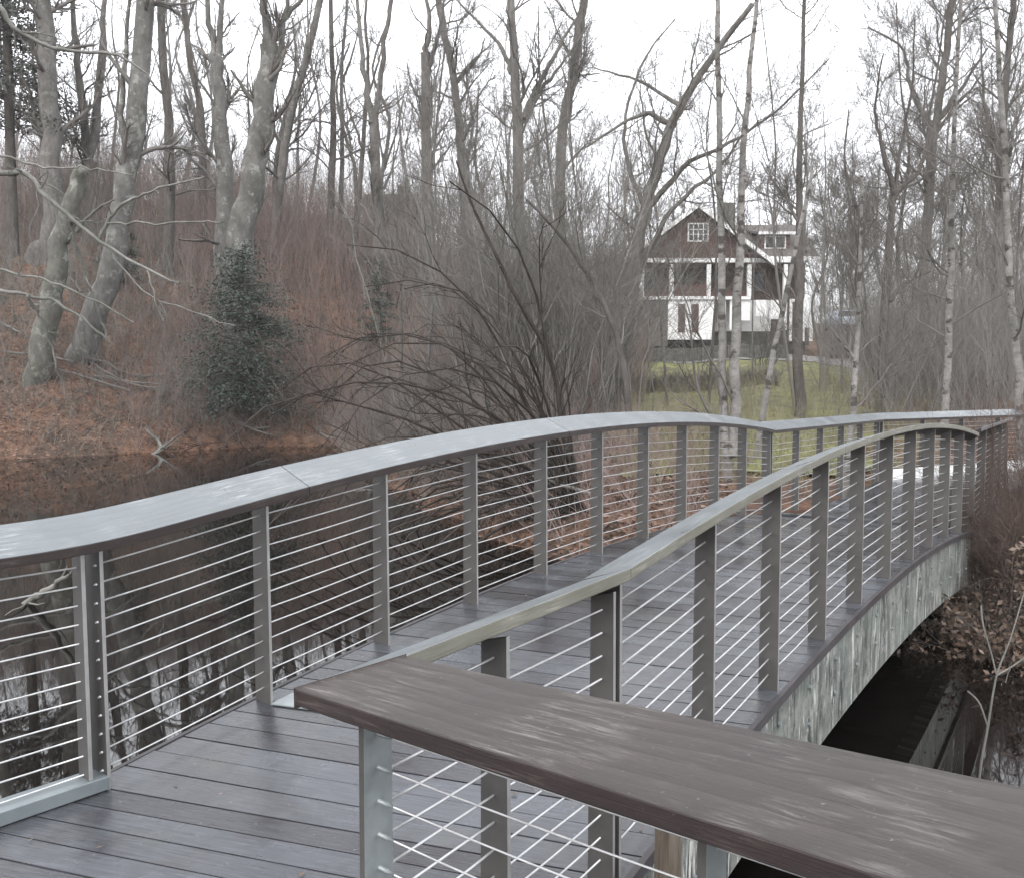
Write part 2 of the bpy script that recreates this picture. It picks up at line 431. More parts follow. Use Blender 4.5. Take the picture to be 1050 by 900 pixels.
def in_poly(x, y, poly):
    ins = np.zeros(x.shape, bool); n = len(poly); j = n - 1
    for i in range(n):
        xi, yi = poly[i]; xj, yj = poly[j]
        c = ((yi > y) != (yj > y)) & (x < (xj - xi) * (y - yi) / (yj - yi + 1e-12) + xi)
        ins ^= c; j = i
    return ins
def line_dist(x, y, L):
    best = np.full(x.shape, 1e9)
    for (x0, y0), (x1, y1) in zip(L[:-1], L[1:]):
        dx, dy = x1 - x0, y1 - y0
        t = np.clip(((x - x0) * dx + (y - y0) * dy) / (dx * dx + dy * dy), 0, 1)
        best = np.minimum(best, np.hypot(x - x0 - t * dx, y - y0 - t * dy))
    return best
PATH = np.array([(4.1, 10.3), (7.1, 14.1), (13, 17.6)], float)

def ground(x, y):
    x = np.asarray(x, float); y = np.asarray(y, float)
    sh = x.shape; x = np.atleast_1d(x); y = np.atleast_1d(y)
    wet = in_poly(x, y, POLY)
    df = line_dist(x, y, FAR); dn = line_dist(x, y, NEAR)
    a = np.degrees(np.arctan2(x, np.maximum(y, .01)))
    sl = np.interp(a, [-60, -38, -14, -5, 0, 4, 7, 16, 24, 40, 70], [.5, .6, .56, .42, .3, .17, .108, .1, .06, .05, .02])
    H = np.interp(a, [-38, -14, 0, 6, 16, 40], [18.5, 18.5, 16.5, 30, 30, 12])
    st = np.clip(df / 1.1, 0, 1); st = st * st * (3 - 2 * st)
    bumps = .25 * np.sin(x * .55 + 1.3) * np.sin(y * .43) + .18 * np.sin(x * 1.3 + y * .7) + .1 * np.sin(x * 2.7 - y * 2.1)
    zf = -.9 + .33 * st + H * np.tanh(sl * df / H) + (bumps + .16 * np.sin(x * 4.1 + 2 * np.sin(y * .9)) * np.sin(y * 3.3 + x * .4)) * np.clip(df / 4, 0, 1) * np.clip(sl * 3, .15, 1)
    dp = line_dist(x, y, PATH)
    zf = np.where(df < 60, np.minimum(zf, -.34 + .42 * np.maximum(0, dp - 1.5)), zf)
    stn = np.clip(dn / 1.2, 0, 1); zn = -.9 + .5 * stn * stn * (3 - 2 * stn)
    side_far = df < dn
    zd = np.where(side_far, zf, zn)
    zw = -.9 - .12 - .9 * np.tanh(np.minimum(df, dn) * .7)
    z = np.where(wet, zw, zd)
    return z.reshape(sh) if sh else float(z[0])
def gz(x, y): return float(ground(np.array([x]), np.array([y]))[0])

def spaced(lo, hi, fine0, fine1, st, coarse):
    a = np.arange(fine0, fine1 + st * .5, st); g = []
    d = st
    x = fine0
    while x > lo: d = min(d * 1.22, coarse); x -= d; g.append(x)
    left = g[::-1]; g = []; d = st; x = fine1
    while x < hi: d = min(d * 1.22, coarse); x += d; g.append(x)
    return np.array(left + list(a) + g)
xs = spaced(-300, 300, -26, 30, .45, 60); ys = spaced(-160, 330, -4, 62, .45, 60)
X, Y = np.meshgrid(xs, ys)
Z = ground(X.ravel(), Y.ravel())
V = np.stack([X.ravel(), Y.ravel(), Z], 1)
nx, ny = len(xs), len(ys)
i, j = np.meshgrid(np.arange(ny - 1), np.arange(nx - 1), indexing='ij'); b0 = (i * nx + j).ravel()
F = np.stack([b0, b0 + 1, b0 + nx + 1, b0 + nx], 1)
g = mesh_quads('ground', V, F, M['ground']); tag(g, 'brown leaf covered ground of the banks and the wooded slope', 'ground', kind='structure')

mb = MB(); mb.v = [(-170, -90, WATER), (170, -90, WATER), (170, 60, WATER), (-170, 60, WATER)]; mb.face([0, 1, 2, 3])
tag(mb.build('pond_water', M['water']), 'dark still pond water reflecting trees and sky', 'water', kind='structure')

def sheet(name, label, cat, poly, mat, lift, step=.6):
    poly = np.array(poly, float)
    x0, y0 = poly.min(0); x1, y1 = poly.max(0)
    gx = np.arange(x0, x1 + step, step); gy = np.arange(y0, y1 + step, step)
    A, B = np.meshgrid(gx, gy); zz = ground(A.ravel(), B.ravel()) + lift
    # ragged edge
    ins = in_poly(A.ravel() + .5 * np.sin(B.ravel() * 1.7) , B.ravel() + .5 * np.sin(A.ravel() * 1.3), poly)
    n_x, n_y = len(gx), len(gy)
    i, j = np.meshgrid(np.arange(n_y - 1), np.arange(n_x - 1), indexing='ij'); b = (i * n_x + j).ravel()
    Fq = np.stack([b, b + 1, b + n_x + 1, b + n_x], 1); Fq = Fq[ins[Fq].all(1)]
    o = mesh_quads(name, np.stack([A.ravel(), B.ravel(), zz], 1), Fq, mat)
    return tag(o, label, cat, kind='structure')
def P2(px, d): return ((px - 525) / FOC * d, d)
sheet('lawn', 'mossy green lawn sloping up to the house', 'lawn', [P2(640, 16), P2(900, 16), P2(890, 62), P2(618, 62)], M['lawn'], .07, .2)
sheet('driveway', 'grey gravel drive in front of the house', 'driveway', [P2(632, 57), P2(900, 55), P2(900, 63.5), P2(632, 63.5)], M['drive'], .12)

# ------------------------------------------------------------------ bridge geometry
L0 = np.array([-1.692, 3.577]); R0 = np.array([.374, 2.917])
TL, TR = .596, .613
DL = np.array([math.sin(TL), math.cos(TL)]); DR = np.array([math.sin(TR), math.cos(TR)])
SPL, SPR = .870, .827
NK = 10
def arch(s): return .122 * s - .014 * s * s
def Lp(k): return L0 + DL * SPL * k
def Rp(k): return R0 + DR * SPR * k
def zk(k): return arch(.862 * k)
NL = np.array([DL[1], -DL[0]])     # points to the inside (right) from the left rail
NR = np.array([-DR[1], DR[0]])     # points to the inside (left) from the right rail
FARZ = -.17
EB = (R0 - L0) / np.linalg.norm(R0 - L0); NB = np.array([-EB[1], EB[0]])

def rail_boards(root, name, pts, nin, o_in, o_out, z_in, z_out, th, mats, piece=2.6, cap0=None, cap1=None):
    """handrail boards: pts = [(x, y, zdeck)], nin = inward normal per point, tilted section"""
    pts = [np.array(p, float) for p in pts]; u = [0.0]
    for a, b in zip(pts[:-1], pts[1:]): u.append(u[-1] + float(np.linalg.norm(b - a)))
    n = len(pts); cuts = [0]; last = 0
    for i in range(1, n - 1):
        if u[i] - u[last] >= piece and u[-1] - u[i] > .8: cuts.append(i); last = i
    cuts.append(n - 1)
    for c0, c1 in zip(cuts[:-1], cuts[1:]):
        mb = MB(); off = random.uniform(0, 20)
        for i in range(c0, c1 + 1):
            p = pts[i].copy(); nn = np.array([*nin[i], 0.0])
            if i in (c0, c1) and i not in (0, n - 1):
                q = pts[i + 1] if i == c0 else pts[i - 1]
                p = p + (q - p) / np.linalg.norm(q - p) * .0012
            a = p + nn * o_in; bo = p + nn * o_out
            lo_i = a + [0, 0, z_in - th]; hi_i = a + [0, 0, z_in]; hi_o = bo + [0, 0, z_out]; lo_o = bo + [0, 0, z_out - th]
            mb.v += [tuple(lo_i), tuple(hi_i), tuple(hi_o), tuple(lo_o)]
        m = c1 - c0; w = o_in - o_out
        for i in range(m):
            b = i * 4; u0 = u[c0 + i] + off; u1 = u[c0 + i + 1] + off
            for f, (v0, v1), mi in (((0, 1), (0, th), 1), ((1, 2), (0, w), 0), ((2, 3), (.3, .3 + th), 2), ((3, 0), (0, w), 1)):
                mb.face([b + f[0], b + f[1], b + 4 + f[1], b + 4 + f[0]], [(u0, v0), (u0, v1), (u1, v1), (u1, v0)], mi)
        mb.face([3, 2, 1, 0], [(0, 0), (0, .04), (.1, .04), (.1, 0)], 1); e = m * 4
        mb.face([e, e + 1, e + 2, e + 3], [(0, 0), (0, .04), (.1, .04), (.1, 0)], 1)
        # outward facing winding check is left to Cycles (two sided)
        mb.build(name, mats, root, bevel=.004)

def post(root, p, d, nin, z0, z1, z1o, w=.1, t=.017, taper=.012, mats=None, off=0.0):
    """flat steel bar: inner edge at p, width w outwards, thickness t along d"""
    p = np.array(p) + np.array(d) * off; d = np.array(d); nin = np.array(nin); mb = MB()
    def c(o, a, z): q = p + nin * o + d * a; return (q[0], q[1], z)
    ti = taper * .5
    lo = [c(0, -t / 2, z0), c(0, t / 2, z0), c(-w, t / 2, z0), c(-w, -t / 2, z0)]
    hi = [c(-ti, -t / 2, z1), c(-ti, t / 2, z1), c(-w + ti, t / 2, z1o), c(-w + ti, -t / 2, z1o)]
    mb.hexa(lo + hi)
    mb.mi = [0, 0, 1, 0, 1, 0]
    return mb.build('post', mats or [M['post'], M['post_edge']], root, bevel=.0015)

def cables(root, pts, offs, heights, r=.0036, sag=.004):
    """one tube per cable through all posts; pts = [(x,y,zdeck)]"""
    for h in heights:
        P = []
        for i, (a, b) in enumerate(zip(pts[:-1], pts[1:])):
            a = np.array(a, float); b = np.array(b, float)
            sg = sag * random.uniform(-.3, 1.6)
            for q in (0, .25, .5, .75):
                p = a + (b - a) * q; P.append((p[0] + offs[0], p[1] + offs[1], p[2] + h - sg * 4 * q * (1 - q)))
        e = np.array(pts[-1], float); P.append((e[0] + offs[0], e[1] + offs[1], e[2] + h))
        MB().tube(P, r, 6).build('cable', M['cable'], root, smooth=True)
HC = [.075 + .0795 * i for i in range(12)]

def fittings(pst, p, d, nin, zb, sgn, mats, o=-.05, l=.014, r=.0065):
    for h in HC:
        c = np.array([*(np.array(p) + np.array(nin) * o), zb + h]); dd = np.array([*d, 0.0]) * sgn
        MB().tube([c + dd * .006, c + dd * (.006 + l * .6), c + dd * (.006 + l)], [r, r, r * .5], 8).build('cable_fitting', mats, pst, smooth=True)

# bridge span ------------------------------------------------------
br = thing('footbridge', 'arched timber footbridge with dark wet boards and mossy green side beams crossing the pond', 'bridge', (*((L0 + R0) / 2), 0))
mb = MB(); NBRD = 60
edgeL, edgeR = -.115, -.012
def edge(k, side):
    if side == 'L': q = Lp(k) + NL * edgeL
    else: q = Rp(k) + NR * edgeR
    return q
for i in range(NBRD):
    k0 = i * NK / NBRD; k1 = (i + 1) * NK / NBRD; g_ = .0045
    a0, b0_, a1, b1 = edge(k0, 'L'), edge(k0, 'R'), edge(k1, 'L'), edge(k1, 'R')
    if i == 0: a0 = L0 - EB * .12; b0_ = R0 + EB * .012
    dd = (a1 - a0) / np.linalg.norm(a1 - a0) * g_
    z0, z1 = zk(k0), zk(k1); zz = random.uniform(-.0015, .0015)
    q = [(a0 + dd, z0 + zz), (b0_ + dd, z0 + zz), (b1 - dd, z1 + zz), (a1 - dd, z1 + zz)]
    u0 = random.uniform(0, 30); b = len(mb.v); at_ = random.random()
    mb.v += [(*p, z - .036) for p, z in q] + [(*p, z) for p, z in q]
    w = float(np.linalg.norm(b0_ - a0)); h = .14
    mb.face([b + 4, b + 5, b + 6, b + 7], [(u0, 0), (u0 + w, 0), (u0 + w, h), (u0, h)], 0, at_)
    for f in ((3, 2, 1, 0), (0, 1, 5, 4), (1, 2, 6, 5), (2, 3, 7, 6), (3, 0, 4, 7)):
        mb.face([b + x for x in f], None, 0, at_)
mb.build('deck_boards', M['deck'], br, attr=True)
# dark nosing boards along both deck edges
for side, nrm in (('L', NL), ('R', NR)):
    mb = MB(); m = 40
    for i in range(m):
        k0, k1 = i * NK / m, (i + 1) * NK / m
        a, b_ = edge(k0, side), edge(k1, side); o = -nrm * .024
        a_, bb = a - nrm * .0015, b_ - nrm * .0015
        z0, z1 = zk(k0), zk(k1)
        mb.hexa([(*a_, z0 - .045), (*(a_ + o), z0 - .045), (*(bb + o), z1 - .045), (*bb, z1 - .045), (*a_, z0 + .004), (*(a_ + o), z0 + .004), (*(bb + o), z1 + .004), (*bb, z1 + .004)])
    mb.build('edge_board', M['nosing'], br)
# side beams
for side, nrm in (('L', NL), ('R', NR)):
    mb = MB(); m = 48; u = 0.0
    for i in range(m):
        k0, k1 = -.35 + i * (NK + .7) / m, -.35 + (i + 1) * (NK + .7) / m
        a, b_ = edge(k0, side) + nrm * .01, edge(k1, side) + nrm * .01; o = nrm * .14
        if i % 4 == 3: b_ = b_ - (b_ - a) / np.linalg.norm(b_ - a) * .007
        z0, z1 = zk(k0) - .049, zk(k1) - .049; dpt = .55
        b = len(mb.v); l = float(np.linalg.norm(b_ - a))
        mb.v += [(*a, z0 - dpt), (*b_, z1 - dpt), (*b_, z1), (*a, z0), (*(a + o), z0 - dpt), (*(b_ + o), z1 - dpt), (*(b_ + o), z1), (*(a + o), z0)]
        mb.face([b, b + 1, b + 2, b + 3], [(u, 0), (u + l, 0), (u + l, dpt), (u, dpt)])
        mb.face([b + 4, b + 7, b + 6, b + 5]); mb.face([b, b + 4, b + 5, b + 1]); mb.face([b + 3, b + 2, b + 6, b + 7])
        u += l
    sb = mb.build('side_beam', M['fascia'], br)
    if side == 'R':
        for k in np.arange(.15, 9.9, .62):
            for dz in (-.18, -.38):
                p = edge(k, 'R') + NR * .009; c = np.array([*p, zk(k) + dz + random.uniform(-.02, .02)]); nn = np.array([*(-NR), 0.])
                MB().tube([c, c + nn * .014], .014, 8).build('bolt_head', M['galv'], sb)
# cross joists
mb = MB()
for k in np.arange(.3, 10, .8):
    a, b_ = edge(k, 'L') + NL * .16, edge(k, 'R') + NR * .16; c = (a + b_) / 2; ax = (b_ - a); l = np.linalg.norm(ax); ax /= l
    mb.obox(c, ax, (-ax[1], ax[0]), l / 2, .05, zk(k) - .3, zk(k) - .045)
mb.build('cross_joists', M['steel_dark'], br)
for k, t_ in ((-.55, 0), (10.5, 1)):
    a, b_ = edge(k, 'L'), edge(k, 'R'); c = (a + b_) / 2; ax = b_ - a; l = np.linalg.norm(ax); ax /= l
    MB().obox(c, ax, (-ax[1], ax[0]), l / 2 + .1, .38, -1.6, zk(max(0, min(k, 10))) - .1).build('abutment', M['concrete'], br, bevel=.02)
# threshold plate where ramp and span meet
k0, k1 = .98, 1.14
a0, b0_, a1, b1 = Lp(k0) + NL * .01, Rp(k0) + NR * .12, Lp(k1) + NL * .01, Rp(k1) + NR * .12
z0, z1 = zk(k0), zk(k1)
MB().hexa([(*a0, z0 + .002), (*b0_, z0 + .002), (*b1, z1 + .002), (*a1, z1 + .002), (*a0, z0 + .008), (*b0_, z0 + .008), (*b1, z1 + .008), (*a1, z1 + .008)]).build('threshold_plate', M['galv'], br)

# railing along the left of the span
TH = .042
RI, RO, ZI, ZO = .06, -.15, 1.055, 1.15
def rail_tops(o): return ZI - TH + (ZO - ZI) * (RI - o) / (RI - RO) - .004
lr = thing('railing', 'left railing of the arched span with wide pale grey handrail and thin steel cables', 'railing', (*L0, 0), 'cable railings of the footbridge')
ks = np.linspace(0, NK, 41)
K0 = 5; ptsL = [(*Lp(k), zk(k)) for k in ks[K0:]]
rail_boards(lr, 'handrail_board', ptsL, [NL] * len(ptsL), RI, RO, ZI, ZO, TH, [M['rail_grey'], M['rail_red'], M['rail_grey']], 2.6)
for k in range(NK + 1):
    o_ = post(lr, Lp(k), DL, NL, zk(k) - .05, zk(k) + rail_tops(0), zk(k) + rail_tops(-.115), w=.115)
    if k == 0: fittings(o_, Lp(0), -DL, NL, .0, 1, M['cable'], -.032, .014, .006)
cables(lr, [(*Lp(k), zk(k)) for k in range(NK + 1)], -NL * .05, HC)

# railing along the right of the span
rr = thing('railing', 'right railing of the arched span with narrow mossy edged handrail curving up to the crest', 'railing', (*R0, 0), 'cable railings of the footbridge')
ptsR = [(*(Rp(k) + NR * .1), zk(k)) for k in ks]
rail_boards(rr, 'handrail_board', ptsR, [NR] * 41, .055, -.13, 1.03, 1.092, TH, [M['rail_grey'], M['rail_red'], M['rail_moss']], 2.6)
for k in range(NK + 1):
    post(rr, Rp(k) + NR * .1, DR, NR, zk(k) - .05, zk(k) + 1.0, zk(k) + 1.035)
cables(rr, [(*(Rp(k) + NR * .1), zk(k)) for k in range(NK + 1)], -NR * .05, HC)

# near landing ------------------------------------------------------
HW = R_(42)
DW = -np.array([math.sin(HW), math.cos(HW)]); NW = np.array([math.cos(HW), -math.sin(HW)])
W0 = L0 + DW * .075
CI = np.array([-.498, 1.972]); CO = np.array([-.253, 2.027])       # mitre corner of the handrail, inside and outside
FD = np.array([.533, 1.214]) - CI; FD /= np.linalg.norm(FD); FN = np.array([-FD[1], FD[0]]) * -1   # inward = towards the camera
ld = thing('landing', 'near landing floored with dark wet boards in front of the bridge', 'deck', (-1.2, 1.2, 0))
vL = [(NB @ L0, EB @ (L0 - NL * .11)), (NB @ (L0 + DW * 5), EB @ (L0 + DW * 5 - NW * .1))]
cor = CO + np.array([-.02, -.05]); fx = cor + FD * 2.4
vR = [(NB @ R0, EB @ (R0 + NR * .02)), (NB @ cor, EB @ cor), (NB @ fx, EB @ fx), (NB @ np.array([1.6, -2.2]), EB @ np.array([2.2, -2.2]))]
def bound(v, arr):
    arr = sorted(arr); return float(np.interp(v, [a[0] for a in arr], [a[1] for a in arr]))
mb = MB(); vtop = float(NB @ L0) - .004; bw = .138
for i in range(36):
    v1 = vtop - i * bw; v0 = v1 - bw + .008
    u0a, u0b, u1a, u1b = bound(v0, vL), bound(v0, vR), bound(v1, vL), bound(v1, vR)
    q = [EB * u0a + NB * v0, EB * u0b + NB * v0, EB * u1b + NB * v1, EB * u1a + NB * v1]
    zz = random.uniform(-.0015, .0015); off = random.uniform(0, 30); b = len(mb.v); at_ = random.random()
    mb.v += [(*p, zz - .036) for p in q] + [(*p, zz) for p in q]
    mb.face([b + 4, b + 5, b + 6, b + 7], [(off + u0a, 0), (off + u0b, 0), (off + u1b, .13), (off + u1a, .13)], 0, at_)
    for f in ((3, 2, 1, 0), (0, 1, 5, 4), (1, 2, 6, 5), (2, 3, 7, 6), (3, 0, 4, 7)): mb.face([b + x for x in f], None, 0, at_)
mb.build('deck_boards', M['deck'], ld, attr=True)
mb = MB()
for t in np.arange(-.4, 3.0, .5):
    c = EB * 0 + NB * (vtop - .3 - t); u0, u1 = bound(vtop - .3 - t, vL) + .2, bound(vtop - .3 - t, vR) - .2
    mb.obox(c + EB * (u0 + u1) / 2, EB, NB, (u1 - u0) / 2, .06, -.26, -.04)
mb.build('floor_joists', M['steel_dark'], ld)
for u, v in ((-1.9, 2.6), (-.9, 1.9), (.6, .9), (-2.4, .3)):
    p = EB * u + NB * v
    MB().tube([(*p, -2.0), (*p, -.262)], .11, 12).build('support_pile', M['timber'], ld)

wl = thing('railing', 'railing on a pale base channel at the left edge of the near landing', 'railing', (*W0, 0), 'cable railings of the footbridge')
ptsW = [(*Lp(k), zk(k)) for k in np.linspace(ks[K0] - .002, .1, 12)]; nW = [NL] * 12; q_ = L0.copy(); hh_ = TL
for d in [0] + [.09] * 6 + [.5] * 7:
    hh_ = min(HW, hh_ + (HW - TL) / 6) if d < .2 else HW
    q_ = q_ - np.array([math.sin(hh_), math.cos(hh_)]) * d; ptsW.append((*q_, 0.0)); nW.append(np.array([math.cos(hh_), -math.sin(hh_)]))
# first rail point shares the mitre with the bridge rail
nm = (NL + NW); nm = nm / np.linalg.norm(nm) / math.cos((HW - TL) / 2)
zz_ = np.array([p[2] for p in ptsW])
for _ in range(14): zz_[1:-1] = .25 * zz_[:-2] + .5 * zz_[1:-1] + .25 * zz_[2:]
ptsW = [(p[0], p[1], float(z)) for p, z in zip(ptsW, zz_)]
rail_boards(wl, 'handrail_board', ptsW, nW, RI, RO, ZI, ZO, TH, [M['rail_grey'], M['rail_red'], M['rail_grey']], 2.2)
wp = []
for i in range(5):
    p = W0 + DW * (.0 + i * .86)
    o = post(wl, p, DW, NW, .062, rail_tops(0), rail_tops(-.1)); wp.append((p, o))
cables(wl, [(*p, .0) for p, _ in wp], -NW * .05, HC)
c0, c1 = L0 + DW * .01 - NW * .05, L0 + DW * 3.7 - NW * .05
MB().obox((c0 + c1) / 2, DW, NW, 1.85, .062, .004, .062).build('base_channel', M['channel'], wl, bevel=.004)

# ramp railing from the span to the corner, right side
ar = thing('railing', 'short right railing beside the first boards between the span and the mitred corner', 'railing', (*(R0 - DR * .6), 0), 'cable railings of the footbridge')
inn0 = CI; out0 = CO
pr_in = R0 + NR * .155; pr_out = R0 - NR * .03
mb = MB(); SEG = 5; off = 3.7
for i in range(SEG + 1):
    t = i / SEG; a = inn0 + (pr_in - inn0) * t; b_ = out0 + (pr_out - out0) * t
    zi, zo = 1.015 + (.01) * t, 1.075 + .017 * t
    mb.v += [(*a, zi - TH), (*a, zi), (*b_, zo), (*b_, zo - TH)]
for i in range(SEG):
    b = i * 4; u0, u1 = i * .25 + off, (i + 1) * .25 + off
    for f, (v0, v1), mi in (((0, 1), (0, TH), 1), ((1, 2), (0, .18), 0), ((2, 3), (.3, .3 + TH), 2), ((3, 0), (0, .18), 1)):
        mb.face([b + f[0], b + f[1], b + 4 + f[1], b + 4 + f[0]], [(u0, v0), (u0, v1), (u1, v1), (u1, v0)], mi)
mb.face([0, 1, 2, 3], None, 1); e = SEG * 4; mb.face([e, e + 1, e + 2, e + 3], None, 1)
mb.build('handrail_board', [M['rail_grey'], M['rail_red'], M['rail_moss']], ar, bevel=.003)
ap = []
for d in (.045, .66):
    p = R0 - DR * d + NR * .1
    o = post(ar, p, DR, NR, -.05, .99, 1.015); ap.append((*p, 0.0))
pe = np.array([*(R0 - DR * 1.1 + NR * .1), 0.])
cables(ar, [tuple(pe)] + ap[::-1], -NR * .05, HC)

# foreground railing
fr = thing('railing', 'foreground railing with a broad brown grained handrail plank and grey steel end post', 'railing', (*CI, 0), 'cable railings of the footbridge')
FL = 2.3
mb = MB(); SEG = 14
i1 = np.array([.533, 1.214]); o1 = np.array([.823, 1.366])
di = (i1 - CI); do = (o1 - CO); li = np.linalg.norm(di); lo_ = np.linalg.norm(do); di /= li; do /= lo_
for i in range(SEG + 1):
    t = i / SEG; d = t * FL
    a = CI + di * d * (li / lo_ if False else 1); b_ = CO + do * min(d, 1.35) + di * max(0, d - 1.35)
    mb.v += [(*a, 1.015 - TH), (*a, 1.015), (*b_, 1.075), (*b_, 1.075 - TH)]
for i in range(SEG):
    b = i * 4; u0, u1 = i * FL / SEG + 11.3, (i + 1) * FL / SEG + 11.3
    for f, (v0, v1), mi in (((0, 1), (0, TH), 1), ((1, 2), (0, .22), 0), ((2, 3), (.3, .3 + TH), 1), ((3, 0), (0, .22), 1)):
        mb.face([b + f[0], b + f[1], b + 4 + f[1], b + 4 + f[0]], [(u0, v0), (u0, v1), (u1, v1), (u1, v0)], mi)
mb.face([0, 1, 2, 3], None, 1); e = SEG * 4; mb.face([e, e + 1, e + 2, e + 3], None, 1)
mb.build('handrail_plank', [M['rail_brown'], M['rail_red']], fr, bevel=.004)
FNi = np.array([-.594, -.804]); FDx = di
FNi = np.array([FDx[1], -FDx[0]])                                 # inward (towards camera)
fp = []
for i, d in enumerate((.16, .98, 1.8)):
    p = CI + FDx * d - FNi * .045
    o = post(fr, p, FDx, FNi, -.05, 1.0 - TH + .012, 1.03 - TH + .012, w=.1, mats=[M['galv'], M['post']]); fp.append((p, o))
cables(fr, [(*p, -.03) for p, _ in fp], -FNi * .05, HC, r=.0022)
fittings(fp[0][1], fp[0][0], FDx, FNi, -.03, 1, M['galv'], -.05, .05, .0055)

# timber pile beside the right edge
tp = thing('timber_pile', 'old split timber pile standing beside the right edge of the near landing', 'post', (.5, 2.72, -1.6))
mb = MB(); P = [(.5, 2.72, -1.6), (.5, 2.72, -.4), (.502, 2.722, .2), (.503, 2.722, .47)]
mb.tube(P, [.05, .047, .044, .04], 12); mb.build('pile', M['timber'], tp, smooth=False)

# far landing ------------------------------------------------------
HF = R_(37.5); DF = np.array([math.sin(HF), math.cos(HF)]); NF = np.array([DF[1], -DF[0]])
A0 = Lp(NK); A1 = A0 + DF * 4.9
HG = R_(62); DG = np.array([math.sin(HG), math.cos(HG)]); NG = np.array([DG[1], -DG[0]])
A2 = A1 + DG * 7.5
B0 = Rp(NK); HR2 = R_(33.5); DR2 = np.array([math.sin(HR2), math.cos(HR2)]); NR2 = np.array([-DR2[1], DR2[0]])
B1 = B0 + DR2 * 4.6
HB = R_(60); B2 = B1 + np.array([math.sin(HB), math.cos(HB)]) * 6.0
fd = thing('boardwalk', 'far boardwalk of grey wet boards continuing from the arched span into the trees', 'deck', (*((A0 + B0) / 2), FARZ))
mb = MB()
lp = [A0, A1, A2]; rp = [B0, B1, B2]
def along(pl, t):
    t = t * (len(pl) - 1); i = min(int(t), len(pl) - 2); return pl[i] + (pl[i + 1] - pl[i]) * (t - i)
nb = 78
for i in range(nb):
    t0, t1 = (i + .03) / nb, (i + .97) / nb
    q = [along(lp, t0), along(rp, t0), along(rp, t1), along(lp, t1)]
    lf = -.115
    b = len(mb.v); at_ = random.random(); u0 = random.uniform(0, 30)
    zz = zk(10) + .03 + (FARZ - zk(10)) * min(1, i / 8) + min(1, max(0, (i - 8) / 30)) * .12
    mb.v += [(*p, zz - .036) for p in q] + [(*p, zz) for p in q]
    mb.face([b + 4, b + 5, b + 6, b + 7], [(u0, 0), (u0 + 2, 0), (u0 + 2, .14), (u0, .14)], 0, at_)
    for f in ((3, 2, 1, 0), (0, 1, 5, 4), (1, 2, 6, 5), (2, 3, 7, 6), (3, 0, 4, 7)): mb.face([b + x for x in f], None, 0, at_)
mb.build('deck_boards', M['deck'], fd, attr=True)
def fz(i): return FARZ + .12 * i
mb = MB()
for pl in (lp, rp):
    for a, b_ in zip(pl[:-1], pl[1:]):
        ax = b_ - a; l = np.linalg.norm(ax); ax /= l
        mb.obox((a + b_) / 2, ax, (-ax[1], ax[0]), l / 2, .05, -.55, FARZ - .045)
mb.build('floor_beams', M['steel_dark'], fd)

def straight_rail(label, P0, D, Nn, length, z0, z1, step, mats, chan=None, nm0=None, nm1=None):
    t = thing('railing', label, 'railing', (*P0, z0), 'cable railings of the footbridge')
    n = max(3, int(length / .8) + 1); ds = np.linspace(0, length, n)
    pts = [(*(P0 + D * d), z0 + (z1 - z0) * d / length) for d in ds]
    nn = [Nn] * n
    if nm0 is not None: nn[0] = nm0
    if nm1 is not None: nn[-1] = nm1
    rail_boards(t, 'handrail_board', pts, nn, RI, RO, ZI, ZO, TH, mats, 2.6)
    m = int(length / step); pp = []
    for i in range(m + 1):
        d = .06 + (length - .12) * i / m; z = z0 + (z1 - z0) * d / length
        post(t, P0 + D * d, D, Nn, z - .05, z + rail_tops(0), z + rail_tops(-.1)); pp.append((*(P0 + D * d), z))
    cables(t, pp, -Nn * .05, HC)
    if chan:
        c = P0 + D * (chan[0] + chan[1]) / 2 + Nn * .02; z = z0 + .0
        MB().obox(c, D, Nn, (chan[1] - chan[0]) / 2, .05, z + .0, z + chan[2]).build('base_beam', M['white_beam'], t, bevel=.004)
    return t
def mitre(n1, n2):
    m = n1 + n2; m = m / np.linalg.norm(m); return m / float(m @ n1)
zE = zk(10)
straight_rail('far left railing of the boardwalk rising from the dip behind the arched span', A0, DF, NF, 4.9, zE, fz(1), .95,
              [M['rail_grey'], M['rail_red'], M['rail_grey']], None, mitre(NL, NF), mitre(NF, NG))
straight_rail('farthest railing on a white base beam where the boardwalk turns right', A1, DG, NG, 7.5, fz(1), fz(1) + .0, .98,
              [M['rail_grey'], M['rail_red'], M['rail_grey']], (.15, 7.3, .2), mitre(NF, NG), None)
straight_rail('far right railing of the boardwalk behind the bare brown shrub', B0 + NR2 * .1, DR2, NR2, 4.6, zE, fz(1), .95,
              [M['rail_grey'], M['rail_red'], M['rail_grey']], None, None, None)

# ------------------------------------------------------------------ trees
NAMES = {}
def px_path(spec, d, dd=0.0):
    """[(px, py, w)] at depth d -> points, radii; dd shifts depth linearly"""
    P, R = [], []
    n = len(spec)
    for i, (px, py, w) in enumerate(spec):
        di_ = d + dd * i / max(1, n - 1); P.append(W(px, py, di_)); R.append(w * di_ / FOC / 2)
    return P, R

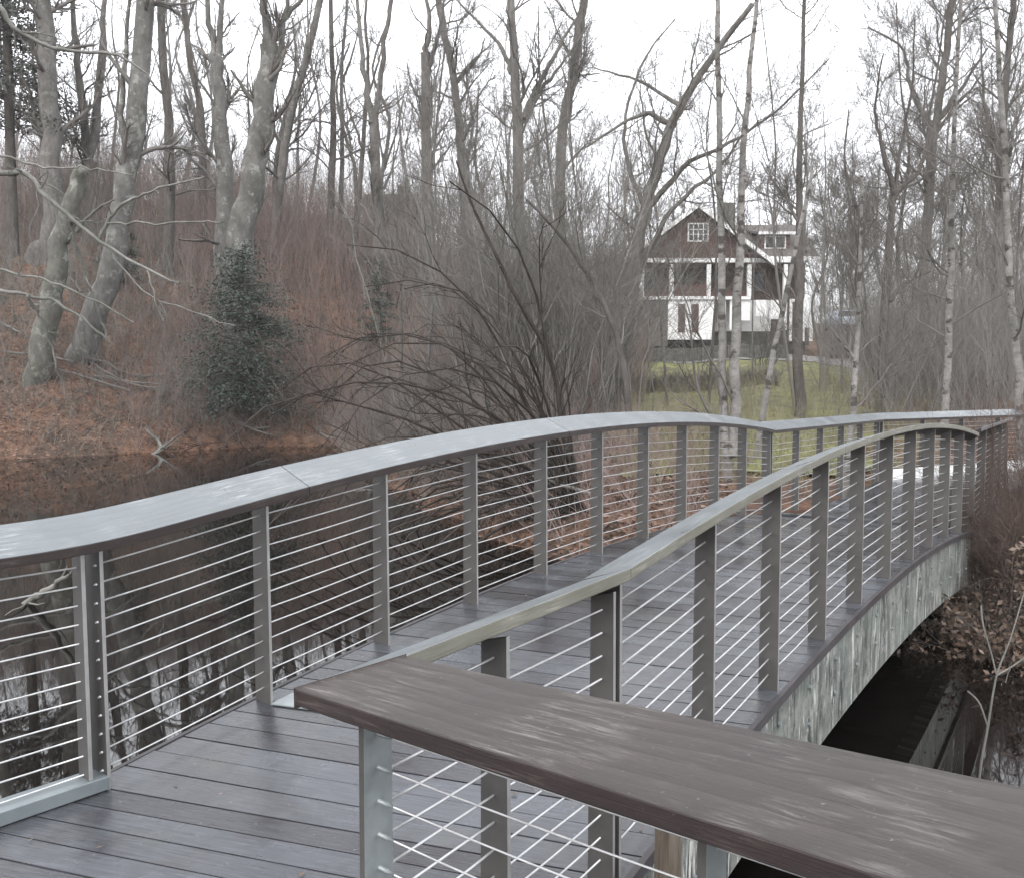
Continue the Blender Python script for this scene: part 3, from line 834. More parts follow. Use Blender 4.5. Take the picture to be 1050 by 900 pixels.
MK_, RK_ = 'bare trees in the middle of the view', 'bare trees on the right'
def tree(name, label, d, base, path, limbs=(), mat='grey_bark', twm='twig', dens=1.0, cstart=.35, group=None, lf=.3, cat='tree', dd=0, fine=1.0, minpix=.36, lmax=4.5):
    if group in (MK_, RK_): fine = 1.7; path = [(a, b, c * .86) for a, b, c in path]; base = (base[0], base[1] * .88)
    bx, bw = base; x, y = (bx - 525) / FOC * d, d
    z = gz(x, y)
    root = thing(name, label, cat, (x, y, z), group)
    P, R = px_path(path, d, dd)
    P = [np.array([x, y, z - .9]), np.array([x, y, z + .1])] + P
    R = [bw * d / FOC / 2 * 1.2, bw * d / FOC / 2 * 1.04] + R
    n = 3 * len(P) + 4
    Ps, Rs = smooth_path(P, R, n)
    wob = rng.normal(0, 1, (n, 3)) * (Rs * .16)[:, None]; wob[:3] = 0
    Ps = Ps + wob
    v, f = tube_arrays(Ps[None], Rs[None], 10)
    mesh_quads('trunk', v, f, M[mat], root)
    LP, LR = [Ps], [Rs]
    rmin = minpix * d / FOC * .5
    for l in limbs:
        w0, w1 = l[1], l[2]; m = len(l[0])
        spec = [(a, b, w0 + (w1 - w0) * i / (m - 1)) for i, (a, b) in enumerate(l[0])]
        Pl, Rl = px_path(spec, d, l[3] if len(l) > 3 else 0)
        nn = 3 * len(Pl) + 3
        Pl, Rl = smooth_path(Pl, Rl, nn); Rl = Rl * np.linspace(1, .45, nn); Pl = Pl + rng.normal(0, 1, (nn, 3)) * (Rl * .35)[:, None]
        v, f = tube_arrays(Pl[None], Rl[None], 8); mesh_quads('limb', v, f, M[mat], root)
        LP.append(Pl); LR.append(Rl)
    if dens > 0:
        T = Tubes()
        N0 = 24
        A = []; B = []
        for p, r in zip(LP, LR):
            t = np.linspace(0, len(p) - 1, N0)
            if p is Ps: t = np.linspace((len(p) - 1) * cstart, len(p) - 1, N0)
            A.append(np.stack([np.interp(t, np.arange(len(p)), p[:, k]) for k in range(3)], 1)); B.append(np.interp(t, np.arange(len(p)), r))
        A = np.array(A); B = np.array(B)
        k1 = int(20 * dens) + 4 * len(limbs)
        hgt = np.linalg.norm(np.diff(Ps, axis=0), axis=1).sum()
        P1, R1 = spawn(A, B, k1, 10, .0, 1, lf, .95, .12, .15, min(2.4, hgt * .13), .34, rmin)
        T.add(P1, R1, 5)
        P2_, R2_ = spawn(P1, R1, int(210 * dens), 7, .12, 1, .5, .7, .12, .15, .9, .5, rmin)
        T.add(P2_, R2_, 4)
        P3, R3 = spawn(P2_, R2_, int(1250 * dens * fine), 5, .1, 1, .5, .65, .08, .17, .5, .6, rmin * .75)
        T.add(P3, R3, 3)
        T.build('crown', M[twm], root)
    return root

# --- beeches and others on the left slope
BK = 'bare trees on the left slope'
tree('beech_tree', 'big grey beech leaning right from the waterline, thickest trunk at left', 33.6, (84, 29), [(99, 330, 25), (119, 245, 22), (134, 160, 20), (144, 70, 18), (151, -40, 16)],
     [([(130, 165), (124, 110), (130, 50), (133, -30)], 8, 6)], 'beech', dens=.5, group=BK, cstart=.6)
tree('dead_tree', 'pale broken snag leaning beside the big leaning beech', 31.5, (40, 24), [(52, 310, 21), (66, 240, 18), (80, 185, 15), (85, 171, 8)], [([(66, 250), (80, 235), (98, 215), (118, 205)], 6, 3)], 'pale_snag', dens=0, group=BK)
tree('beech_tree', 'dark straight trunk rising out of frame near the top left corner', 42, (50, 24), [(55, 230, 20), (51, 120, 18), (46, 30, 17), (42, -40, 16)], [], 'grey_bark', dens=.8, group=BK, cstart=.45)
tree('bare_tree', 'twin stemmed grey tree that forks at mid height left of the big leaning beech', 46, (94, 20), [(93, 230, 17), (92, 165, 15)],
     [([(92, 172), (84, 100), (77, 30), (74, -30)], 10, 8), ([(93, 172), (100, 100), (106, 30), (109, -30)], 10, 8)], 'grey_bark', dens=.9, group=BK)
tree('bare_tree', 'slender dark trunk just right of the big leaning beech', 43, (178, 11), [(174, 160, 9), (168, 70, 8), (163, -40, 7)], [], 'dark_bark', dens=.7, group=BK)
tree('bare_tree', 'thin trunk bending left between the slender dark trunk and the forked grey beech', 50, (212, 9), [(207, 130, 7), (196, 65, 6), (183, -30, 5)], [], 'dark_bark', dens=.7, group=BK)
tree('beech_tree', 'grey beech splitting into two upright stems near the top, left of the pale beech', 41, (236, 20), [(230, 190, 17), (225, 110, 14), (222, 60, 13)],
     [([(222, 66), (214, 20), (209, -40)], 8, 7), ([(222, 66), (227, 20), (229, -40)], 8, 7)], 'beech', dens=.6, group=BK)
tree('beech_tree', 'pale grey beech rising from behind the dark evergreen with three upper limbs', 36, (243, 31), [(250, 250, 27), (261, 180, 24), (271, 110, 21), (277, 45, 18)],
     [([(277, 50), (272, 5), (268, -40)], 12, 10), ([(279, 45), (293, 20), (320, -14)], 8, 6), ([(282, 75), (291, 25), (299, -40)], 7, 6)], 'beech', dens=.6, group=BK, cstart=.6)
tree('bare_tree', 'slim grey trunk leaning right just right of the pale three limbed beech', 48, (281, 11), [(288, 180, 9), (300, 110, 8), (317, 50, 7), (333, -25, 6)], [], 'grey_bark', dens=.7, group=BK)
tree('bare_tree', 'thin straight dark trunk at the middle of the ridge', 50, (338, 8), [(341, 160, 7), (341, 70, 5), (338, -20, 4)], [], 'dark_bark', dens=.7, group=BK)
# --- middle
MK = 'bare trees in the middle of the view'
tree('bare_tree', 'y shaped grey tree forking above the roof of the distant hill house', 45, (393, 14), [(387, 210, 13), (383, 125, 11)],
     [([(383, 130), (373, 65), (364, -20)], 8, 6), ([(384, 130), (392, 65), (404, -10), (420, -30)], 7, 5)], 'grey_bark', dens=.8, group=MK)
tree('bare_tree', 'straight grey trunk with ragged bark right of the y shaped tree', 40, (440, 15), [(438, 230, 14), (437, 130, 12), (436, 55, 10)],
     [([(436, 62), (440, 20), (434, -20)], 7, 5), ([(437, 80), (450, 35), (456, -10)], 6, 4)], 'grey_bark', dens=1, group=MK)
tree('bare_tree', 'grey trunk curving left towards the top, third from the y shaped tree', 42, (480, 12), [(475, 190, 11), (467, 95, 9), (454, 25, 8), (444, -30, 7)],
     [([(469, 85), (490, 60), (497, 40)], 4, 2)], 'grey_bark', dens=1, group=MK)
tree('bare_tree', 'tall grey tree with wide forked limbs behind the thicket at centre', 36, (536, 15), [(532, 170, 13), (527, 60, 10), (522, -30, 8)],
     [([(536, 125), (549, 95), (575, 45), (593, 15)], 8, 4), ([(526, 75), (508, 42), (468, 0)], 6, 4), ([(545, 100), (572, 72), (602, 28)], 5, 3)], 'grey_bark', dens=1.3, group=MK)
tree('bare_tree', 'thick trunk leaning slightly right at top centre, right of the wide forked tree', 40, (568, 13), [(576, 150, 12), (586, 90, 11), (594, 30, 10), (603, -30, 9)], [], 'grey_bark', dens=.9, group=MK)
tree('bare_tree', 'large dark spreading tree with crooked limbs before the left end of the house', 29, (636, 20), [(646, 310, 16), (660, 225, 14), (679, 155, 12), (697, 112, 10), (728, 62, 8), (772, 5, 6)],
     [([(690, 128), (668, 118), (642, 125), (600, 152)], 7, 4), ([(662, 215), (644, 170), (640, 125), (662, 60), (692, 20)], 6, 3, 2), ([(664, 215), (700, 172), (742, 150), (795, 115), (850, 60)], 7, 3, -3),
      ([(700, 110), (660, 86), (610, 70)], 5, 3, 3), ([(650, 290), (690, 215), (735, 175), (760, 140)], 7, 4, -2)], 'grey_bark', dens=2.0, group=MK, cstart=.4)
tree('leaning_tree', 'dark bare stem leaning left across the centre thicket from the spreading tree', 19, (648, 8), [(640, 375, 7), (618, 310, 6), (590, 262, 5), (560, 225, 4), (540, 205, 3)], [([(622, 318), (600, 280), (590, 225)], 4, 2)], 'dark_bark', dens=.6, group=MK)
tree('leaning_tree', 'thin dark stem leaning far left out of the arching bush at centre', 14.5, (592, 7), [(566, 375, 6), (532, 310, 5), (505, 255, 4), (482, 205, 3), (468, 165, 2)], [], 'wet_bark', dens=.35, group=MK)
# --- right
RK = 'bare trees on the right'
tree('birch_tree', 'twin stemmed white birch rising in front of the house from behind the left handrail', 15.6, (746, 13), [(742, 420, 10), (740, 300, 9), (737, 150, 7), (736, -20, 5)],
     [([(750, 470), (755, 330), (761, 200), (768, 80), (778, -30)], 13, 8)], 'birch', dens=.45, group=RK, cstart=.55)
tree('sapling', 'pale leaning sapling between the twin stemmed birch and the dark straight trunk', 17.5, (776, 8), [(786, 405, 7), (800, 330, 6), (818, 245, 5), (834, 175, 3)], [], 'birch', dens=.25, group=RK)
tree('bare_tree', 'dark straight trunk at the right end of the house', 24, (820, 13), [(819, 340, 11), (820, 220, 8), (822, 90, 5), (825, -20, 4)], [], 'dark_bark', dens=.9, group=RK, cstart=.5)
tree('sapling', 'short white birch sapling with one bare side branch, below the pale blue car', 14.8, (869, 9), [(875, 410, 7), (880, 330, 6), (882, 260, 4), (884, 180, 3)], [([(876, 368), (862, 350), (846, 328)], 3, 2)], 'birch', dens=.5, group=RK)
tree('bare_tree', 'dark tree branching like a candelabra right of the short birch sapling', 26, (903, 11), [(907, 330, 10), (914, 225, 8), (917, 198, 8)],
     [([(917, 200), (904, 150), (897, 110), (906, 55)], 6, 3), ([(917, 200), (924, 150), (935, 90), (938, 20)], 5, 3), ([(918, 197), (945, 170), (955, 110), (970, 10)], 6, 3), ([(912, 310), (930, 290), (955, 278)], 4, 2)], 'dark_bark', dens=1.6, group=RK)
tree('birch_tree', 'slim white birch standing straight left of the birch at the right edge', 18, (969, 9), [(973, 330, 8), (975, 240, 7), (979, 120, 5), (986, -10, 4)], [], 'birch', dens=.9, group=RK)
tree('birch_tree', 'white birch curving up along the right edge of the frame', 16.5, (1049, 12), [(1045, 385, 10), (1035, 285, 8), (1030, 150, 7), (1022, 30, 5), (1018, -30, 5)], [([(1031, 190), (1042, 120), (1056, 60)], 4, 3)], 'birch', dens=1.0, group=RK)
tree('bare_tree', 'broad grey tree fanning out behind the candelabra shaped tree', 36, (942, 13), [(952, 200, 11), (962, 110, 9), (972, 40, 8), (976, -20, 6)],
     [([(960, 125), (985, 92), (1012, 50)], 7, 4), ([(957, 135), (935, 92), (925, 50), (890, 28)], 6, 3), ([(953, 180), (930, 190), (900, 170)], 4, 2)], 'grey_bark', dens=2.0, group=RK)
tree('bare_tree', 'grey tree with upright limbs behind the right edge birch', 35, (1016, 12), [(1025, 200, 10), (1030, 100, 8), (1040, 0, 6)], [([(1026, 180), (1010, 110), (1005, 20)], 5, 3)], 'grey_bark', dens=1.6, group=RK)

# --- background woods
def rand_tree(px, d, label, group, mat, hgt, bw, dens=.5, name='bare_tree'):
    z = gz((px - 525) / FOC * d, d)
    y0 = HOR - (z - CAM[2]) * FOC / d; hp = hgt * FOC / d
    ln = rng.normal(0, .06); k = [.35, .6, .8, 1.0]
    ptl = [(px + ln * hp * t + rng.normal(0, 5), y0 - hp * t, bw * FOC / d * (1 - .75 * t)) for t in k]
    limbs = []
    for q in range(rng.integers(1, 4)):
        t0 = rng.uniform(.3, .6); x0 = px + ln * hp * t0; s_ = rng.choice([-1, 1]) * rng.uniform(.06, .2)
        limbs.append(([(x0, y0 - hp * t0), (x0 + s_ * hp * .3, y0 - hp * (t0 + .15)), (x0 + s_ * hp * .6, y0 - hp * (t0 + .4))], bw * FOC / d * .5, bw * FOC / d * .15, rng.normal(0, 1.5)))
    tree(name, label, d, (px, bw * FOC / d), ptl, limbs, mat, dens=dens, group=group, fine=1.0)
for q in range(34):
    px = -30 + q * 19.5 + rng.normal(0, 8); d = rng.uniform(47, 74)
    rand_tree(px, d, 'slender bare grey tree on the far ridge of the left slope, behind the larger trunks', 'slender bare trees along the ridge', random.choice(['grey_bark', 'dark_bark', 'grey_bark']), rng.uniform(13, 21), rng.uniform(.18, .38), .4)
for q in range(20):
    px = 650 + q * 21 + rng.normal(0, 8); d = rng.uniform(78, 105)
    rand_tree(px, d, 'distant bare grey tree standing behind the house and the right hand brush', 'distant bare trees behind the house', 'grey_bark', rng.uniform(14, 20), rng.uniform(.25, .45), 1.1)
for q in range(26):
    px = 842 + q * 8.6 + rng.normal(0, 6); d = rng.uniform(32, 66)
    if 852 < px < 892: d = rng.uniform(68, 76)
    rand_tree(px, d, 'thin bare tree rising out of the grey brush right of the house', 'thin bare trees in the right hand brush', random.choice(['grey_bark', 'dark_bark']), rng.uniform(10, 17), rng.uniform(.12, .24), .9)
for q in range(22):
    px = 420 + q * 22 + rng.normal(0, 7); d = rng.uniform(27, 44)
    if 640 < px < 835 and q % 2: continue
    rand_tree(px, d, 'slim bare understory sapling in the thicket between the centre trees and the house', 'slim understory saplings', random.choice(['twig_grey', 'dark_bark', 'grey_bark']), rng.uniform(9, 15), rng.uniform(.08, .13), .7, 'sapling')

# --- overhanging pale branches at left, tree trunk itself out of frame
d = 27.5
root = thing('overhanging_tree', 'pale lichen covered tree reaching crooked branches in from the left edge', 'tree', (*P2(-45, d), gz(*P2(-45, d))))
x_, y_ = P2(-45, d); zz = gz(x_, y_)
Ps, Rs = smooth_path([(x_, y_, zz - .4), (x_, y_, zz + .5), W(-38, 300, d), W(-30, 180, d), W(-20, 60, d), W(-25, -60, d)], [.36, .3, .26, .22, .15, .1], 24)
v, f = tube_arrays(Ps[None], Rs[None], 10); mesh_quads('trunk', v, f, M['pale_snag'], root)
brs = [([(-32, 170), (0, 178), (24, 177), (45, 198), (78, 230), (110, 252), (150, 276), (182, 292)], 7, 2), ([(72, 228), (80, 260), (90, 290), (100, 318), (110, 345)], 4, 2),
       ([(-36, 290), (0, 298), (30, 303), (62, 312), (92, 335), (112, 350)], 5, 2), ([(28, 303), (40, 325), (52, 355), (64, 396)], 3, 1.5), ([(-36, 260), (0, 277), (60, 292), (135, 330)], 4, 1.5),
       ([(100, 246), (122, 213), (160, 195), (210, 182)], 4, 1.5), ([(112, 230), (170, 229), (228, 227)], 2.5, 1.5), ([(-24, -10), (4, 12), (18, 32), (60, 50), (125, 58), (156, 84)], 6, 2),
       ([(150, 276), (160, 310), (168, 330)], 2, 1.2), ([(-30, 150), (40, 170), (90, 172), (135, 180)], 3, 1.2), ([(110, 252), (150, 300), (200, 320), (240, 335)], 2, 1)]
LPs = []; LRs = []
for sp_, a, b_ in brs:
    m = len(sp_); Pq, Rq = px_path([(u, v_, a + (b_ - a) * i / (m - 1)) for i, (u, v_) in enumerate(sp_)], d, rng.normal(0, 1.0))
    Pq, Rq = smooth_path(Pq, Rq, 20); Pq += rng.normal(0, .03, Pq.shape)
    v, f = tube_arrays(Pq[None], Rq[None], 6); mesh_quads('limb', v, f, M['twig_pale'], root); LPs.append(Pq); LRs.append(Rq)
T = Tubes(); P1, R1 = spawn(np.array(LPs), np.array(LRs), 60, 6, .2, 1, .22, .8, -.02, .2, .5, .5, .011); T.add(P1, R1, 4)
P2_, R2_ = spawn(P1, R1, 160, 4, .2, 1, .5, .7, 0, .2, .3, .6, .009); T.add(P2_, R2_, 3); T.build('twigs', M['twig_pale'], root)

# --- evergreens
def evergreen(name, label, px, d, h, rad, nbr, nleaf, mat, lsz, base=0.0, trunk=.12, cat='tree'):
    x, y = P2(px, d); z = gz(x, y); root = thing(name, label, cat, (x, y, z))
    Ps, Rs = smooth_path([(x, y, z - .2), (x + .1, y, z + h * .5), (x, y, z + h)], [trunk, trunk * .6, .02], 14)
    v, f = tube_arrays(Ps[None], Rs[None], 8); mesh_quads('trunk', v, f, M['dark_bark'], root)
    t = rng.uniform(base, 1, nbr) ** 1.1; az = rng.uniform(0, 2 * np.pi, nbr)
    L = rad * (1 - t ** 1.3 * .88) * rng.uniform(.45, 1.2, nbr)
    p0 = np.stack([np.full(nbr, x), np.full(nbr, y), z + t * h], 1)
    d0 = np.stack([np.cos(az), np.sin(az), rng.uniform(-.1, .45, nbr)], 1); d0 /= np.linalg.norm(d0, axis=1, keepdims=True)
    P = wander(p0, d0, np.maximum(L, .3), 7, .1, 0, .035)
    T = Tubes(); T.add(P, np.linspace(.03, .008, 7)[None].repeat(nbr, 0), 4); T.build('branches', M['dark_bark'], root)
    idx = rng.choice(nbr, nleaf, p=L ** .6 / (L ** .6).sum()); tt = rng.uniform(.25, 1, nleaf) * 6; i = np.minimum(tt.astype(int), 5); fr_ = tt - i
    C = P[idx, i] + (P[idx, i + 1] - P[idx, i]) * fr_[:, None] + rng.normal(0, .16, (nleaf, 3)) * np.array([1, 1, .6]) * (rad / 2.4)
    v, f = leaf_quads(C, lsz, .35); mesh_quads('crown', v, f, M[mat], root, smooth=False)
evergreen('evergreen_tree', 'loose grey green evergreen on the far bank in front of the pale beech', 252, 33.2, 6.6, 3.6, 180, 21000, 'leaf_dark', .052, .05)
evergreen('evergreen_tree', 'small dark evergreen on the brushy slope left of centre', 388, 37.5, 4.8, 1.5, 60, 3500, 'leaf_dark', .05, .3)
evergreen('pine_tree', 'grey green pine filling the top left corner', 20, 43, 22, 4.4, 240, 26000, 'leaf_pine', .10, .3, .3)
evergreen('evergreen_tree', 'low dark evergreen between the big leaning beech and the loose evergreen', 128, 40, 3.6, 1.5, 50, 5000, 'leaf_dark', .05, .1)

# --- brush as counted-by-nobody masses
def brush(name, label, pts, h, mat, r=.012, lean=.25, kids=6, sides=3, wob=.12, up=.05):
    K = len(pts); z = ground(pts[:, 0], pts[:, 1])
    p0 = np.stack([pts[:, 0], pts[:, 1], z - .05], 1)
    d0 = rng.normal(0, lean, (K, 3)); d0[:, 2] = 1; d0 /= np.linalg.norm(d0, axis=1, keepdims=True)
    H = h * rng.uniform(.45, 1.25, K)
    P = wander(p0, d0, H, 6, wob, up); R = (r * rng.uniform(.6, 1.4, K))[:, None] * np.linspace(1, .35, 6)[None]
    T = Tubes(); T.add(P, R, sides)
    P1, R1 = spawn(P, R, K * kids, 4, .2, 1, .42, .6, .1, .16, .3, .6, r * .35); T.add(P1, R1, 3)
    o = T.build(name, M[mat], None); tag(o, label, 'brush', kind='stuff'); return o
def scatter(px0, px1, d0, d1, n, clump=0):
    px = rng.uniform(px0, px1, n); d = np.sqrt(rng.uniform(d0 ** 2, d1 ** 2, n)); return np.stack([(px - 525) / FOC * d, d], 1)
def dry(p, m=.3):
    w = in_poly(p[:, 0], p[:, 1], POLY); dp = line_dist(p[:, 0], p[:, 1], PATH); return p[(~w) & (dp > 1.6)]
brush('bank_brush', 'dense pinkish brown tangle running down to the far waterline', dry(scatter(130, 520, 27, 39, 3200)), 1.7, 'twig_red', .007, .6, 7)
brush('ridge_brush', 'grey brown undergrowth below the crest of the left slope', dry(scatter(-60, 440, 43, 60, 2200)), 4.2, 'twig_red', .012)
def drycar(p):
    px = p[:, 0] / p[:, 1] * FOC + 525
    return p[~((px > 848) & (px < 892) & (p[:, 1] < 64) & (rng.random(len(p)) < .93))]
brush('slope_brush', 'reddish brown leafless undergrowth covering the left slope', dry(scatter(190, 660, 33, 62, 5200)), 3.0, 'twig_red', .009)
brush('slope_brush', 'scattered pale thin stems standing in the undergrowth of the left slope', dry(scatter(0, 640, 30, 50, 420)), 3.6, 'twig_pale', .010, .2, 4)
brush('slope_brush', 'scattered dark stems standing in the undergrowth of the left slope', dry(scatter(0, 660, 30, 60, 900)), 3.6, 'dark_bark', .012, .3, 5)
brush('ridge_brush', 'grey brown leafless undergrowth along the far ridge', dry(scatter(-60, 660, 46, 86, 4600)), 6, 'twig_grey', .012)
brush('slope_brush', 'sparse reddish saplings on the slope under the big beeches', dry(scatter(-60, 260, 31, 60, 1500)), 2.6, 'twig_grey', .009)
brush('bank_brush', 'tangled grey brown brush along the far waterline', dry(scatter(170, 560, 14, 36, 5000)), 1.7, 'twig_grey', .006, .7)
brush('bank_brush', 'low tangled grey twigs on the leafy bank under the big beeches', dry(scatter(-60, 230, 28, 48, 3200)), 1.0, 'twig_grey', .007, .8)
brush('bank_brush', 'tangled red brown brush behind the left railing', dry(scatter(420, 720, 11, 22, 900)), 1.3, 'twig_red', .007, .7)
brush('bank_brush', 'dark tangled brush leaning over the near waterline behind the left railing', dry(scatter(380, 600, 13, 27, 1600)), 1.6, 'dark_bark', .007, .8)
brush('right_brush', 'dense grey leafless brush filling the right side beyond the boardwalk', drycar(dry(scatter(845, 1130, 22, 75, 6500))), 5.2, 'twig_grey', .011)
brush('right_brush', 'low straw coloured brush at the foot of the lawn', dry(scatter(640, 960, 14, 42, 2000)), 1.0, 'twig_straw', .006, .5)
brush('far_wood', 'far grey wood behind the house reading as one mass', dry(scatter(560, 1150, 80, 125, 1700)), 7.5, 'twig_grey', .022)

# --- named shrubs
def shrub(name, label, px, d, n, h, spread, mat, r, kids=5, arch_=0.0, az=None, group=None, sidew=.15, wob=.1):
    x, y = P2(px, d); z = gz(x, y); root = thing(name, label, 'shrub', (x, y, z), group)
    a = rng.uniform(0, 2 * np.pi, n) if az is None else rng.normal(az[0], az[1], n)
    p0 = np.stack([x + rng.normal(0, sidew, n), y + rng.normal(0, sidew, n), np.full(n, z - .1)], 1)
    ti = rng.uniform(.2, 1, n) * spread
    d0 = np.stack([np.cos(a) * np.sin(ti), np.sin(a) * np.sin(ti), np.cos(ti)], 1)
    P = wander(p0, d0, h * rng.uniform(.6, 1.2, n), 9, wob, .0, arch_); R = (r * rng.uniform(.5, 1.3, n))[:, None] * np.linspace(1, .25, 9)[None]
    T = Tubes(); T.add(P, R, 5); T.build('stems', M[mat], root)
    T = Tubes(); P1, R1 = spawn(P, R, n * kids, 5, .25, 1, .3, .6, .05, .16, .3, .6, r * .22); T.add(P1, R1, 3)
    P2q, R2q = spawn(P1, R1, n * kids * 3, 4, .1, 1, .45, .6, .03, .18, .2, .6, r * .18); T.add(P2q, R2q, 3); T.build('twigs', M[mat], root)
    return root, P1
shrub('arching_shrub', 'wide bush of dark stems arching left over the bank behind the left railing', 588, 14.0, 48, 5.4, 1.25, 'wet_bark', .032, 5, .05, (math.pi, .5))
TK = 'tall leafless shrubs of the centre thicket'
for q, (px, dd_, hh, lb) in enumerate([(505, 24, 6.6, 'tall twiggy shrub at the left end of the centre thicket'), (540, 26, 7.6, 'tallest twiggy shrub in the centre thicket, in front of the wide forked tree'),
                                      (578, 23, 7.0, 'dense twiggy shrub in the centre thicket, directly behind the thin leaning stem'), (610, 27, 7.2, 'twiggy shrub at the right end of the centre thicket beside the spreading tree')]):
    shrub('thicket_shrub', lb, px, dd_, 80, hh * 1.12, .4, 'twig_grey', .018, 14, .0, None, TK, .8, .13)
shrub('thicket_shrub', 'brown leafless shrub on the bank at left centre below the y shaped tree', 400, 30, 40, 3.6, .7, 'twig_grey', .016, 8, .03, None, TK, .4)
shrub('yard_shrub', 'dark rounded leafless shrub in front of the house porch', 783, 52, 22, 3.4, .5, 'dark_bark', .025, 6, 0, None, None, .3)
shrub('yard_shrub', 'grey bare shrub at the left corner of the house', 620, 56, 26, 3.2, .5, 'twig_grey', .025, 8, 0, None, None, .3)

# right bank shrubs
def leafy(root, P1, n, sz, mat, name='leaves'):
    idx = rng.integers(0, len(P1), n); tt = rng.uniform(.2, 1, n) * 4; i = np.minimum(tt.astype(int), 3); fr_ = tt - i
    C = P1[idx, i] + (P1[idx, i + 1] - P1[idx, i]) * fr_[:, None] + rng.normal(0, .04, (n, 3))
    v, f = leaf_quads(C, sz); mesh_quads(name, v, f, M[mat], root, smooth=False)
ro, p1 = shrub('bank_shrub', 'russet leaved shrub on the right bank beside the end of the arched span', 1034, 8.35, 40, 1.05, .8, 'dark_bark', .012, 7, .04)
leafy(ro, p1, 3600, .032, 'leaf_brown')
ro, p1 = shrub('bank_shrub', 'second russet leaved shrub at the right edge nearer the water', 1075, 8.3, 36, 1.25, .8, 'dark_bark', .012, 6, .04)
leafy(ro, p1, 3000, .032, 'leaf_brown')
ro, p1 = shrub('bank_shrub', 'dark twiggy bare shrub hiding the far right railing', 1040, 9.5, 170, 1.35, .8, 'twig_brown', .007, 12, .02)
ro, p1 = shrub('bank_shrub', 'dense bare shrub at the right edge below the curving white birch', 1075, 10.4, 130, 2.1, .7, 'twig_brown', .008, 12, .02)
ro, p1 = shrub('bank_shrub', 'low dark leafy scrub at the foot of the right abutment', 1003, 9.2, 26, .6, 1.1, 'dark_bark', .010, 6, .06)
leafy(ro, p1, 700, .03, 'leaf_brown')

# pale sapling in the water at the right
d = 5.2
root = thing('sapling', 'pale forked sapling standing in the water at the lower right edge', 'sapling', (*W(1000, 845, d)[:2], -1.4))
Pq, Rq = smooth_path([np.array([*W(1000, 845, d)[:2], -1.4]), W(1004, 800, d), W(1013, 745, d), W(1022, 692, d), W(1037, 652, d), W(1055, 590, d)], [.008, .0075, .007, .006, .0045, .003], 20)
v, f = tube_arrays(Pq[None], Rq[None], 7); mesh_quads('stem', v, f, M['twig_pale'], root)
for sp_ in ([(1022, 692), (1016, 668), (1008, 640), (1006, 620)], [(1022, 692), (1036, 684), (1060, 668)], [(1013, 745), (1004, 720), (992, 708)]):
    Pq, Rq = smooth_path(*px_path([(a, b_, 1.8) for a, b_ in sp_], d, .1), 10); v, f = tube_arrays(Pq[None], Rq[None], 6); mesh_quads('branch', v, f, M['twig_pale'], root)

# driftwood and fallen branches
def dead_branch(label, pts, rads, kids=8, mat='twig_pale', name='fallen_branch'):
    root = thing(name, label, 'branch', pts[0]); Pq, Rq = smooth_path(pts, rads, 18); Pq += rng.normal(0, .01, Pq.shape)
    v, f = tube_arrays(Pq[None], Rq[None], 8); mesh_quads('stem', v, f, M[mat], root)
    T = Tubes(); P1, R1 = spawn(Pq[None], Rq[None], kids, 5, .2, 1, .3, .7, .05, .15, .2, .5, .004); T.add(P1, R1, 4); T.build('twigs', M[mat], root)
dead_branch('pale dead branch sticking out of the water behind the near left railing', [W(2, 634, 10.3), W(30, 617, 10.0), W(55, 600, 9.7), W(72, 588, 9.4)], [.05, .045, .035, .015], 5, 'twig_grey')
dead_branch('forked bare branch lying at the waterline below the evergreen', [W(120, 492, 27.5), W(150, 470, 29.3), W(165, 456, 30.0), W(140, 433, 31)], [.05, .06, .06, .03])
dead_branch('pale fallen branch leaning across the bank behind the left railing', [W(520, 478, 14.5), W(560, 492, 14.0), W(612, 508, 13.2)], [.02, .025, .03])
dead_branch('fallen grey log on the leafy slope right of the big leaning beech', [W(112, 330, 40), W(140, 352, 38.5), W(175, 362, 38)], [.16, .15, .1], 4, 'dark_bark', 'fallen_log')
dead_branch('dark fallen log on the bank just above the waterline', [W(100, 395, 33.5), W(125, 402, 33.2), W(150, 412, 33)], [.12, .12, .08], 3, 'dark_bark', 'fallen_log')

for q in range(22):
    px = rng.uniform(-20, 480); d = rng.uniform(31, 40) if px < 330 else rng.uniform(20, 34)
    x0, y0 = P2(px, d)
    if in_poly(np.array([x0]), np.array([y0]), POLY)[0]: continue
    az = rng.uniform(0, 2 * np.pi); l = rng.uniform(1.5, 4)
    pts = []
    for t in (0, .35, .7, 1):
        xx, yy = x0 + math.cos(az) * l * t, y0 + math.sin(az) * l * t * .6; pts.append(np.array([xx, yy, max(gz(xx, yy), WATER) + .12 + .25 * t]))
    dead_branch('grey fallen stick lying among the leaves of the far bank', pts, [.05, .045, .035, .015], 5, 'twig_grey')
    bpy.data.objects[[o.name for o in COL.objects if o.name.startswith('fallen_branch')][-1]]['group'] = 'fallen sticks on the far bank'

